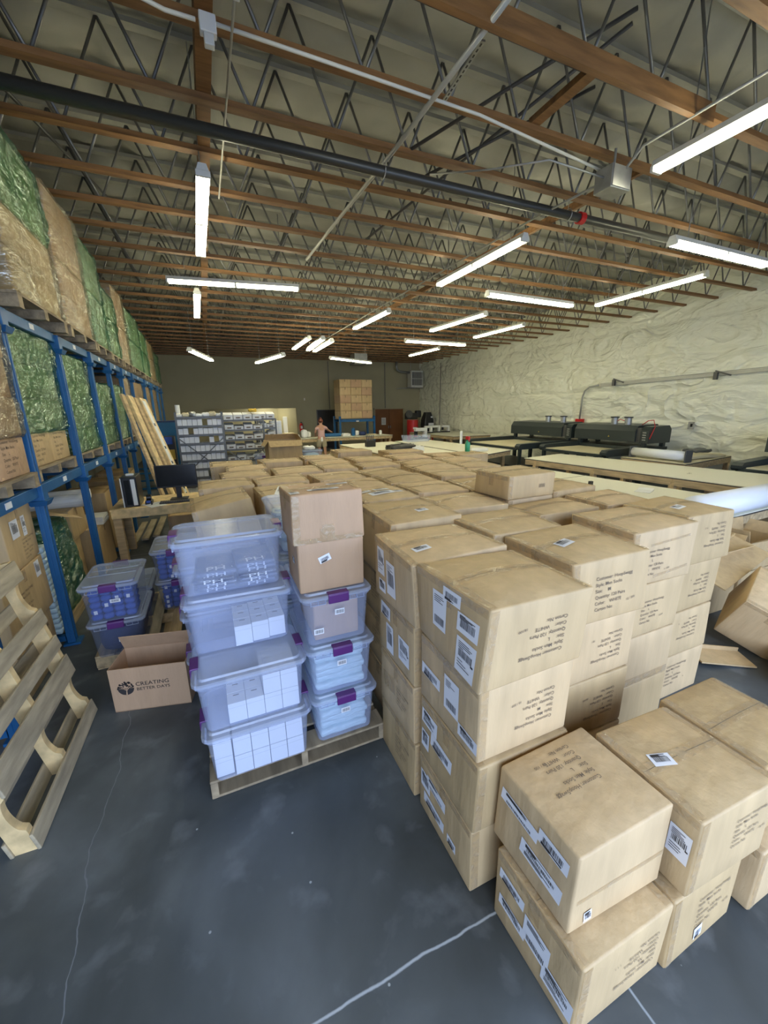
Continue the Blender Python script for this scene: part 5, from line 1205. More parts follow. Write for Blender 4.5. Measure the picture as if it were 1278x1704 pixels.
press(1.9, 4.25, 'green-black heat press partly outside the right edge of the view', xb=9.0, pipes=False)
def right_wall():
    def w_(pts, r, lab, mt='conduit', nm='conduit', cat='conduit'):
        mb = MB(); mb.tube(pts, r, 10); return tag(mb.build(nm, M[mt], smooth=True), lab, cat)
    X = XR-0.16
    w_([(X, 9.9, 1.60), (X, 9.88, 2.3), (X, 9.82, 2.5), (X, 9.65, 2.62), (X, 9.3, 2.66)], 0.028, 'bent grey conduit rising from the far press up the insulated wall')
    mb = MB(); mb.box((0, 0, 0), (0.05, 5.9, 0.075)); r = mb.build('wall_raceway', M['conduit'], loc=(X, 6.3, 2.73)); r.rotation_euler = (R(-1.6), 0, 0)
    mb = MB(); mb.box((0, 0, 0.052), (0.05, 5.9, 0.012)); mb.build('raceway_cover', M['steel'], r); tag(r, 'long grey metal raceway running along the insulated wall', 'raceway')
    for y, lab in ((8.75, 'small bracket where the wall raceway starts'), (6.05, 'small dark bracket in the middle of the wall raceway')):
        mb = MB(); mb.box((0, 0, 0), (0.07, 0.08, 0.18)); mb.box((-0.03, -0.16, 0.05), (0.03, 0.36, 0.03), rot=Matrix.Rotation(R(20), 3, 'X')); tag(mb.build('wall_bracket', M['darksteel'], loc=(X-0.06, y, 2.70)), lab, 'bracket')
    o = empty('outlet_plate', (X, 6.45, 1.45)); mb = MB(); mb.box((0.03, 0, 0.05), (0.03, 0.14, 0.19)); mb.build('plate', M['steel'], o); mb = MB(); mb.box((0.012, -0.015, 0.06), (0.01, 0.05, 0.08)); mb.build('socket', M['black'], o)
    tag(o, 'small metal outlet box low on the insulated wall', 'outlet')
    o = empty('outlet_plate', (X, 9.9, 1.50)); mb = MB(); mb.box((0.02, 0, 0.05), (0.08, 0.30, 0.12)); mb.build('plate', M['red'], o); tag(o, 'red box at the foot of the bent wall conduit', 'outlet')
    mb = MB(); mb.cyl((X+0.03, 18.9, 0.9), (X+0.03, 18.9, 4.3), 0.014, 6); tag(mb.build('conduit', M['darksteel']), 'thin vertical conduit on the insulated wall near the far corner', 'conduit')
right_wall()
def rolls():
    t = empty('paper_roll', (5.9, 2.50, 0.802)); t.rotation_euler = (0, 0, R(1)); tag(t, 'big pale blue-white roll lying across the near end of the white table', 'roll')
    mb = MB(); mb.cyl((-1.15, 0, 0.14), (1.15, 0, 0.14), 0.14, 32); mb.build('rolled_sheet', M['roll'], t, smooth=True)
    mb = MB(); mb.cyl((-1.153, 0, 0.14), (-1.15, 0, 0.14), 0.05, 20); mb.build('core', M['card_in'], t)
    t = empty('paper_roll', (9.24, 5.72, 0.842)); t.rotation_euler = (0, 0, R(90)); tag(t, 'white roll of transfer paper on the brown timber table', 'roll')
    mb = MB(); mb.cyl((-0.60, 0, 0.13), (0.60, 0, 0.13), 0.10, 28); mb.build('rolled_sheet', M['roll'], t, smooth=True)
    for s in (-1, 1):
        mb = MB(); mb.box((s*0.61, 0, 0.13), (0.03, 0.24, 0.26), bev=0.01); mb.build('end_stand', M['greyiron'], t)
    soft('cream_cloth', 'cream', (10.3, 5.6, 0.842), (1.5, 0.60, 0.07), 'heap of cream fabric spread on the brown timber table', 'cloth', None, seed=3, amp=0.05)
    soft('grey_cloth', 'greyiron', (10.9, 5.85, 0.90), (0.7, 0.3, 0.08), 'crumpled grey sheet behind the cream fabric', 'cloth', None, seed=8, amp=0.04)
    mb = MB(); mb.box((0, 0, 0.03), (0.06, 0.05, 0.06), bev=0.004); tag(mb.build('tape_gun', M['black'], loc=(5.58, 4.45, 0.803)), 'small black object standing on the white table beside the cartons', 'tool')
    mb = MB(); mb.box((0, 0, 0.004), (0.28, 0.2, 0.006)); mb.box((0.12, 0, 0.012), (0.10, 0.2, 0.004), rot=Matrix.Rotation(R(-12), 3, 'Y')); tag(mb.build('paper_sheet', M['white'], loc=(5.85, 3.75, 0.803), rz=0.4), 'loose white paper on the white table beside the cartons', 'paper')
    # small mark on the near table
    mb = MB(); vs, fs, wd, ht = text_mesh('P m', 0.10); mb.add([(p[0]-wd/2, p[1], 0.0) for p in vs], fs)
    o = mb.build('pencil_mark', M['inkgrey'], fix=False, loc=(7.6, 4.1, 0.8815)); o.rotation_euler = (0, 0, 0.5)
    tag(o, 'small pencil mark written on the long white table nearest the machines', 'mark')
    # white foam board standing behind the cartons, leaning on the table, and a cardboard flap
    s = empty('foam_board', (3.86, 6.10, 0.0)); tag(s, 'white foam board standing upright behind the right side of the carton stack', 'board')
    mb = MB(); mb.box((0, 0, 0.62), (0.75, 0.03, 1.24)); mb.build('panel', M['white'], s); mb = MB(); mb.box((0.385, 0, 0.62), (0.02, 0.05, 1.24)); mb.build('panel_edge', M['roll'], s)
    s.rotation_euler = (R(-4), 0, R(-10))
    c = open_box(0.5, 0.45, 0.95, 'open brown carton with a raised flap in front of the white foam board', (3.75, 5.55, 0.0), 0.1, flaps=(0, 1, 0, 1), ang=(0, 70, 0, 110), mt='card2')
    b = empty('spray_bottle', (3.55, 5.0, 1.40)); 
    c = Carton(3.28, 3.78, 4.80, 5.2, 0, 1.385, 'tall carton carrying the spray bottle at the right edge of the stack', 'card2', jit=0.006, bulge=0, group=None)
    mb = MB(); mb.loft([rring(0.07, 0.07, 0.03, 0), rring(0.075, 0.075, 0.035, 0.12), rring(0.03, 0.03, 0.014, 0.17)]); mb.build('bottle', M['green'], b, smooth=True)
    mb = MB(); mb.box((0, 0, 0.20), (0.03, 0.08, 0.05), bev=0.006); mb.box((0.0, -0.03, 0.17), (0.012, 0.012, 0.05)); mb.build('trigger_head', M['red'], b)
    tag(b, 'green spray bottle with a red trigger at the right back of the cartons', 'bottle')
rolls()

# ---------------------------------------------------------------- heap of discarded cartons at the right edge
def heap():
    G = 'discarded cartons heaped at the right edge'
    K = dict(group=G, cat='carton', jit=0.012)
    Carton(3.72, 4.42, 0.98, 1.34, 0, 0.17, 'low flat-lying carton on the floor, nearest in the discarded heap', 'card', rz=0.45, bulge=0.01, **K)
    Carton(3.92, 4.52, 1.40, 1.82, 0.13, 0.42, 'pale carton tilted steeply in the middle of the discarded heap', 'card3', rot=(R(24), R(-14), R(18)), bulge=0.0, **K)
    Carton(4.18, 4.74, 1.98, 2.30, 0, 0.36, 'lower brown carton at the back of the discarded heap, left', 'card2', bulge=0, **K)
    Carton(4.82, 5.40, 1.98, 2.30, 0, 0.36, 'lower brown carton at the back of the discarded heap, right', 'card2', bulge=0, **K)
    open_box(0.56, 0.32, 0.30, 'open brown carton with raised flaps at the back of the heap, left', (4.46, 2.14, 0.362), group=G, mt='card2', ang=(150, 110, 110, 120), fl=0.14)
    open_box(0.56, 0.32, 0.32, 'open brown carton with raised flaps at the back of the heap, right', (5.14, 2.14, 0.362), group=G, mt='card2', ang=(150, 100, 100, 120), fl=0.14)
    for i, (x, y, z, a, b, c, w_, d_, mt, lab) in enumerate((
        (3.56, 1.72, 0.34, 74, 22, 8, 0.26, 0.66, 'card2', 'long cardboard panel leaning steeply beside the right end of the stack'),
        (3.50, 1.95, 0.27, 70, 26, 20, 0.10, 0.52, 'card', 'narrow cardboard strip leaning behind the steep panel'),
        (3.66, 1.52, 0.03, 3, 4, -28, 0.42, 0.22, 'card', 'flat cardboard piece lying on the floor by the right end of the stack'),
        (4.35, 1.90, 0.62, 20, -10, 6, 0.9, 0.34, 'card2', 'dark flattened carton lying across the top of the tilted one'))):
        mb = MB(); mb.box((0, 0, 0), (w_, d_, 0.012)); mb.box((0, d_/2-0.02, 0.02), (w_*0.96, 0.01, 0.04))
        o = mb.build('flattened_carton', M[mt]); o.location = (x, y, z); o.rotation_euler = (R(a), R(b), R(c)); tag(o, lab, 'flattened carton', G)
heap()

# ---------------------------------------------------------------- grey shelving with white boxes
def shelf_unit(loc, w_, d_, h_, levels, lab, brace=True, posts=True):
    t = empty('shelving_unit', loc); tag(t, lab, 'shelving', 'grey steel shelving units')
    for sx in (-1, 1):
        for sy in (-1, 1):
            mb = MB(); mb.box((sx*w_/2, sy*d_/2, h_/2), (0.04, 0.04, h_)); mb.build('post', M['greyiron'], t)
    for z in levels:
        mb = MB(); mb.box((0, 0, z), (w_, d_, 0.025)); mb.box((0, -d_/2-0.012, z), (w_, 0.02, 0.045)); mb.build('shelf', M['greyiron'], t)
    if brace:
        for s in (-1, 1):
            mb = MB(); mb.box((0, -d_/2-0.03, 0), (math.hypot(w_, 0.85), 0.006, 0.022), rot=Matrix.Rotation(s*math.atan2(0.85, w_), 3, 'Y')); o = mb.build('cross_brace', M['greyiron'], t); o.location = (0, 0, brace)
    return t
def shelving():
    rr = random.Random(11)
    x0, y0 = -0.14, 9.95
    lv = [0.22+0.187*k for k in range(10)]
    shelf_unit((x0, y0, 0), 0.92, 0.45, 2.02, lv, 'grey steel shelving unit filled with rows of small white boxes, at the left', brace=1.05)
    vs, fs = rbox((0.094, 0.30, 0.140), 0.003, 1); mb = MB(); mb.add([(p[0], p[1], p[2]+0.070) for p in vs], fs); me = mb.mesh('b', M['whitebox'])
    for k, z in enumerate(lv[:-1]):
        for c in range(9):
            if rr.random() < 0.05: continue
            o = bpy.data.objects.new('white_box', me); col.objects.link(o)
            o.location = (x0-0.40+0.100*c, y0-0.06+rr.uniform(-.008, .008), z+0.0135); o.scale = (1, 1, rr.choice((0.95, 1.0, 1.02)))
            tag(o, 'small white box in row %s from the bottom of the left grey shelving unit' % ['one', 'two', 'three', 'four', 'five', 'six', 'seven', 'eight', 'nine'][k], 'box', 'white boxes in shelf row %s of the left shelving' % ['one', 'two', 'three', 'four', 'five', 'six', 'seven', 'eight', 'nine'][k])
    # top-of-shelf bags
    names = ['white', 'cream', 'steel', 'white', 'whitebox', 'cream', 'white']
    for i in range(7):
        soft('plastic_bag', names[i], (x0-0.40+0.135*i, y0-0.02, lv[-1]+0.013), (0.15, 0.28, 0.07+0.02*(i % 3)), 'pale bag or packet on top of the left grey shelving unit', 'bag', 'bags on top of the left shelving', seed=i, amp=0.018)
    mb = MB(); mb.cyl((0, 0, 0), (0, 0, 0.26), 0.05, 14); tag(mb.build('paper_roll', M['white'], loc=(x0-0.42, y0+0.16, lv[-1]+0.014), smooth=False), 'upright white roll at the left end of the shelving top', 'roll')
    lv2 = [0.2, 0.5, 0.8, 1.08, 1.32, 1.56, 1.80]
    shelf_unit((0.84, 11.0, 0), 0.96, 0.5, 1.85, lv2, 'grey open shelving unit in the middle with bins and metal parts', brace=0.7)
    shelf_unit((1.50, 11.7, 0), 0.48, 0.5, 1.82, lv2, 'grey shelving unit on the right holding white open bins', brace=False)
    for ux, uy, n, rng in ((0.84, 11.0, 4, (2, 3, 4, 5, 6)), (1.73, 11.7, 2, (3, 4, 5, 6))):
        for k in rng:
            for c in range(n):
                b = empty('parts_bin', (ux-0.34+0.228*c, uy-0.08, lv2[k]+0.013)); nm = 'middle' if ux < 1 else 'right'
                tag(b, 'white parts bin on the %s grey shelving unit, shelf %s up' % (nm, ['one', 'two', 'three', 'four', 'five', 'six', 'seven'][k]), 'bin', 'parts bins on the %s shelving, shelf %d' % (nm, k+1))
                hh = 0.12+0.05*((c+k) % 2) if k < 6 else 0.18
                mb = MB(); mb.prism([(-0.14, 0), (-0.16, hh*0.7), (0.14, hh), (0.14, 0)], lambda q: (-0.105, q[0], q[1]), lambda q: (0.105, q[0], q[1])); mb.build('bin_body', M['whitebox'], b)
                mb = MB(); mb.box((0, -0.152, hh*0.3), (0.10, 0.004, 0.03)); mb.build('bin_label', M['inkgrey'], b)
    d = empty('drawer_cabinet', (1.80, 11.95, 1.362)); tag(d, 'small white plastic drawer cabinet standing on the brown wooden cabinet', 'drawer cabinet')
    mb = MB(); mb.box((0, 0, 0.19), (0.32, 0.25, 0.38), bev=0.006); mb.build('cabinet_body', M['white'], d)
    for k in range(4):
        for c in range(3):
            mb = MB(); mb.box((-0.10+0.10*c, -0.13, 0.055+0.09*k), (0.085, 0.012, 0.07), bev=0.003); mb.build('drawer', M['roll'], d)
    mb = MB(); mb.box((0, 0, 0.24), (0.13, 0.06, 0.48), bev=0.02); mb2 = mb.build('white_appliance', M['white'], loc=(2.14, 12.25, 1.362)); tag(mb2, 'tall white appliance standing beside the drawer cabinet', 'appliance')
    mb = MB(); mb.box((0, 0, 0.68), (0.72, 0.6, 1.36)); tag(mb.build('brown_cabinet', M['wood'], loc=(1.98, 12.1, 0)), 'brown wooden cabinet under the white appliance', 'cabinet')
    soft('yellow_bag', 'yellow', (1.10, 10.86, 2.0), (0.2, 0.2, 0.08), 'yellow packet on top of the bins of the middle shelving', 'bag', None, amp=0.02)
    # blue cabinet and dark column left of shelving
    c = empty('blue_cabinet', (-0.92, 12.4, 0)); tag(c, 'tall blue metal cabinet standing left of the grey shelving', 'cabinet')
    mb = MB(); mb.box((0, 0, 0.9), (0.7, 0.5, 1.8), bev=0.01); mb.build('cabinet_body', M['navy'], c); mb = MB(); mb.box((0, -0.255, 0.9), (0.66, 0.012, 1.72)); mb.build('cabinet_door', M['blue'], c)
    b = empty('mop_bucket', (-0.83, 10.3, 0.0)); mb = MB(); mb.box((0, 0, 0.75), (0.24, 0.3, 1.5)); mb.build('stand', M['black'], b); mb = MB(); mb.box((0, -0.16, 1.1), (0.2, 0.03, 0.22)); mb.build('yellow_panel', M['yellow'], b); mb = MB(); mb.box((0, -0.16, 1.5-0.09), (0.15, 0.03, 0.16)); mb.build('blue_panel', M['sockblue'], b)
    tag(b, 'dark narrow rack with yellow and blue items left of the white box shelving', 'rack')
shelving()

# ---------------------------------------------------------------- things in the middle distance
def middle():
    for k, (w_, d_, h_, z, lab) in enumerate(((0.78, 0.5, 0.5, 0, 'bottom of the open boxes left of the worker'), (0.76, 0.5, 0.46, 0.5, 'middle one of the open boxes left of the worker'), (0.74, 0.48, 0.42, 0.96, 'top open box left of the worker, flaps up'))):
        open_box(w_, d_, h_, 'brown cardboard box, '+lab, (1.50+0.02*k, 9.3, z), 0.05, flaps=(1, 1, 1, 1) if k == 2 else ((0, 0, 1, 0) if k == 1 else (0, 0, 0, 0)), ang=(230, 50, 235, 60) if k == 2 else (100, 100, 215, 100), mt='card2', fl=0.16, group='stacked open boxes left of the worker')
    open_box(0.45, 0.45, 0.95, 'brown open box right of the stacked ones, one flap sticking out', (2.12, 9.05, 0.0), 0.1, flaps=(1, 0, 0, 0), ang=(160, 0, 0, 0), mt='card2', fl=0.2)
    tote_s = tote(2.55, 10.9, 0.65, False, 'clear plastic tote of small goods near the worker, beside the brown boxes', smoke=False)
    soft('folded_goods', 'teal', (2.55, 10.9, 0.66), (0.42, 0.30, 0.22), 'pale folded goods in the tote near the worker', 'folded textile', None, amp=0.01)
    mb = MB(); mb.box((0, 0, 0.325), (0.6, 0.5, 0.648), bev=0.01); tag(mb.build('grey_crate', M['greyiron'], loc=(2.55, 10.9, 0)), 'grey crate carrying the clear tote near the worker', 'crate')
    soft('white_bag', 'white', (2.5, 10.9, 0.65+0.324), (0.3, 0.2, 0.10), 'crumpled white bag on the tote near the worker', 'bag', None, amp=0.02)
    tote(1.15, 9.9, 0.70, True, 'clear plastic tote in front of the middle grey shelving')
    mb = MB(); mb.box((0, 0, 0.35), (0.5, 0.55, 0.698), bev=0.01); tag(mb.build('grey_crate', M['greyiron'], loc=(1.15, 9.9, 0)), 'grey crate under the tote in front of the middle shelving', 'crate')
    mb = MB(); mb.box((0, 0, 0.01), (0.30, 0.28, 0.02)); tag(mb.build('paper_pile', M['cream'], loc=(2.16, 11.97, 1.361)), 'flat pile of cream paper on the brown wooden cabinet', 'paper')
middle()
def far_stuff():
    # rack with strapped cartons
    r = empty('blue_rack', (6.55, 18.6, 0)); tag(r, 'blue steel rack near the far wall carrying a tall block of cartons', 'rack')
    for x in (-0.86, 0.86):
        for y in (-0.45, 0.45):
            mb = MB(); mb.box((x, y, 0.85), (0.09, 0.09, 1.70)); mb.build('post', M['blue'], r)
    for y in (-0.45, 0.45):
        mb = MB(); mb.box((0, y, 1.50), (1.63, 0.06, 0.12)); b_ = mb.build('beam', M['blue'], r)
        if y < 0: mb = MB(); mb.box((0, y-0.034, 1.47), (0.14, 0.005, 0.06)); mb.build('beam_tag', M['paper'], b_)
    mb = MB(); mb.box((0, 0, 1.575), (1.74, 0.92, 0.025)); mb.build('deck', M['darksteel'], r)
    names = ['left', 'middle', 'right']; rows = ['bottom', 'second', 'third', 'fourth', 'top']
    for c in range(3):
        for k in range(5):
            for q in range(2):
                if q == 1 and c != 0: continue
                Carton(5.74+0.533*c, 5.74+0.533*c+0.525, 18.16+0.46*q, 18.61+0.46*q, 1.59+0.352*k, 0.350, 'taped carton on the blue rack by the far wall, %s column, %s row%s' % (names[c], rows[k], '' if q == 0 else ', rear'), ['card3', 'card', 'kraft'][(c+k) % 3], jit=0.005, bulge=0, tape='y', edges=False, group='cartons on the blue rack by the far wall', seed=c*9+k+q*50)
    # compressors
    p = empty('air_compressor', (10.1, 19.3, 0)); tag(p, 'red upright air compressor with a black pump in the far right corner', 'compressor')
    mb = MB(); mb.cyl((0, 0, 0.15), (0, 0, 1.42), 0.30, 20); mb.build('tank', M['red'], p, smooth=False)
    mb = MB(); mb.box((-0.08, 0, 1.62), (0.62, 0.35, 0.32), bev=0.04); mb.box((0.32, 0, 1.72), (0.28, 0.3, 0.36), bev=0.05); mb.build('pump', M['black'], p)
    mb = MB(); mb.cyl((-0.30, -0.2, 1.72), (-0.30, -0.14, 1.72), 0.2, 16); mb.build('flywheel', M['darksteel'], p)
    for a in (0, 120, 240):
        mb = MB(); mb.box((0.24*math.cos(R(a)), 0.24*math.sin(R(a)), 0.08), (0.06, 0.06, 0.16)); mb.build('foot', M['darksteel'], p)
    mb = MB(); mb.box((0, -0.305, 1.0), (0.25, 0.006, 0.10)); mb.build('tank_label', M['paper'], p)
    p = empty('dust_extractor', (11.0, 19.3, 0)); tag(p, 'black upright machine with a white label and red base in the far right corner', 'machine')
    mb = MB(); mb.loft([rring(0.55, 0.5, 0.1, 0.25), rring(0.62, 0.55, 0.12, 0.8), rring(0.60, 0.5, 0.12, 1.4), rring(0.34, 0.34, 0.1, 1.8)]); mb.build('machine_body', M['black'], p, smooth=False)
    mb = MB(); mb.box((0, 0, 0.5), (0.5, 0.54, 0.6), bev=0.03); mb.build('red_base', M['red'], p)
    mb = MB(); mb.box((0.08, -0.29, 1.15), (0.32, 0.01, 0.18)); mb.box((0.12, -0.28, 1.55), (0.12, 0.03, 0.08)); mb.build('machine_label', M['paper'], p)
    mb = MB(); mb.box((0, 0, 0.2), (0.5, 0.5, 0.4), bev=0.02); mb.build('machine_base', M['darksteel'], p)
    e = empty('fire_extinguisher', (4.52, YF-0.12, 0.92)); tag(e, 'red fire extinguisher with a white label on the far wall', 'fire extinguisher')
    mb = MB(); mb.loft([rring(0.15, 0.15, 0.07, 0), rring(0.16, 0.16, 0.079, 0.04), rring(0.16, 0.16, 0.079, 0.36), rring(0.05, 0.05, 0.02, 0.43)]); mb.build('cylinder', M['red'], e, smooth=False)
    mb = MB(); mb.box((0, -0.085, 0.22), (0.10, 0.006, 0.14)); mb.build('label_plate', M['paper'], e)
    mb = MB(); mb.box((0, -0.03, 0.47), (0.05, 0.12, 0.04)); mb.tube([(0.02, 0, 0.45), (0.09, 0, 0.42), (0.10, 0, 0.25), (0.09, 0, 0.12)], 0.012, 6); mb.build('handle_and_hose', M['black'], e)
    mb = MB(); mb.box((0, 0, 0), (0.06, 0.02, 0.12)); tag(mb.build('thermostat', M['white'], loc=(4.80, YF-0.012, 2.55)), 'tiny white switch plate high on the far wall', 'switch')
    # tabletop clutter on the worker table
    z = 0.902
    items = [(3.25, 16.4, 0.30, 0.25, 0.16, 'white', 'small white carton at the left end of the worker table'), (3.62, 16.5, 0.26, 0.26, 0.34, 'whitebox', 'stack of white reams left of the worker'), (3.95-0.12, 16.65, 0.2, 0.2, 0.26, 'white', 'white tub close to the worker on the left'),
             (4.95, 16.6, 0.9, 0.12, 0.14, 'blue', 'long blue tool lying beside the worker on the right'), (5.35, 16.3, 0.35, 0.3, 0.14, 'white', 'white printer-like box right of the worker'), (5.75, 16.5, 0.16, 0.16, 0.34, 'blue', 'dark blue upright bottle on the worker table'),
             (5.95, 16.6, 0.2, 0.2, 0.22, 'white', 'small white jar beside the blue bottle'), (6.25, 16.7, 0.3, 0.2, 0.16, 'navy', 'navy cloth bundle on the worker table'), (6.65, 16.6, 0.4, 0.3, 0.05, 'cream', 'flat cream sheets on the worker table'), (7.05, 16.55, 0.12, 0.12, 0.2, 'white', 'white cup at the right end of the worker table')]
    for i, (x, y, a, b, c, mt, lab) in enumerate(items): soft('table_item', mt, (x, y, z), (a, b, c), lab, 'item', None, seed=i, amp=0.006)
    for o in [o for o in col.objects if o.name.startswith('table_item')]:
        o.name = {'cup': 'cup', 'sheets': 'paper_sheets', 'bundle': 'cloth_bundle', 'jar': 'jar', 'bottle': 'bottle', 'tool': 'blue_tool', 'tub': 'tub', 'reams': 'paper_reams'}.get(next((w for w in ('cup', 'sheets', 'bundle', 'jar', 'bottle', 'tool', 'tub', 'reams') if w in o['label']), ''), 'white_carton')
        o['category'] = o.name.split('.')[0].replace('_', ' ')
    # embroidery-like heads by the far tables
    for i, (x, y, lab) in enumerate(((8.35, 15.2, 'black and white sewing machine standing nearest the brown doors'), (9.75, 17.0, 'small sewing machine at the left on the low table by the far corner'), (10.3, 17.2, 'small sewing machine in the middle on the low table by the far corner'), (10.85, 17.2, 'small sewing machine at the right on the low table by the far corner'))):
        zz = 0.852 if i else 0.75
        s = empty('sewing_machine', (x, y, zz)); tag(s, lab, 'sewing machine', 'sewing machines at the far end'); k = 1.15 if i == 0 else 0.85
        mb = MB(); mb.box((0, 0, 0.03*k), (0.5*k, 0.25*k, 0.06*k), bev=0.01); mb.build('machine_bed', M['black'], s)
        mb = MB(); mb.box((0.18*k, 0, 0.18*k), (0.12*k, 0.18*k, 0.28*k), bev=0.015); mb.box((0, 0, 0.34*k), (0.5*k, 0.16*k, 0.12*k), bev=0.02); mb.build('arm', M['white'], s)
        mb = MB(); mb.box((-0.2*k, 0, 0.22*k), (0.09*k, 0.12*k, 0.18*k), bev=0.01); mb.build('needle_head', M['black'], s)
    mb = MB(); mb.box((0, 0, 0.72), (0.75, 0.45, 0.05)); s = mb.build('machine_stand', M['darksteel'], loc=(8.35, 15.2, 0))
    for sx in (-1, 1):
        mb = MB(); mb.box((sx*0.3, 0, 0.35), (0.06, 0.4, 0.70)); mb.build('stand_leg', M['darksteel'], s)
    tag(s, 'dark stand under the nearest sewing machine', 'stand')
    b = empty('clear_bin', (7.0, 13.1, 0.852)); tag(b, 'shallow clear plastic bin on the wide white table by the machine beds', 'bin')
    mb = MB(); mb.loft([rring(0.9, 0.45, 0.05, 0.0), rring(1.0, 0.52, 0.05, 0.22)], caps=(True, False)); mb.build('bin_shell', M['tote'], b, fix=False)
    soft('cloth_heap', 'black', (4.95, 10.2, 0.852), (0.75, 0.55, 0.20), 'black cloth heap on the wide white table behind the cartons', 'cloth', None, amp=0.06, seed=4)
    soft('cloth_heap', 'white', (5.35, 10.05, 0.852), (0.35, 0.5, 0.15), 'white cloth lying against the black cloth heap', 'cloth', None, amp=0.05, seed=6)
    t = empty('tape_stand', (4.75, 12.0, 0.852)); tag(t, 'small black tool caddy on the wide white table behind the cartons', 'caddy')
    mb = MB(); mb.box((0, 0, 0.10), (0.30, 0.2, 0.20), bev=0.01); mb.build('caddy_body', M['black'], t)
    for k in range(5):
        mb = MB(); mb.cyl((-0.1+0.05*k, 0, 0.18), (-0.12+0.06*k, 0.02, 0.36), 0.012, 6); mb.build('tool_handle', M['black'], t)
    mb = MB(); mb.cyl((0, 0, 0), (0, 0, 0.42), 0.045, 14); tag(mb.build('paper_roll', M['roll'], loc=(7.75, 11.3, 0.852)), 'thin upright white tube near the far heat press bed', 'roll')
    t = empty('green_parts_heap', (8.6, 8.97-0.05, 0)); 
    bpy.data.objects.remove(t)
    soft('white_cloth', 'white', (6.9, 8.62+0.6, 0.852), (0.5, 0.3, 0.08), 'crumpled white cloth at the near end of the wide table by the machine beds', 'cloth', None, amp=0.04)
far_stuff()

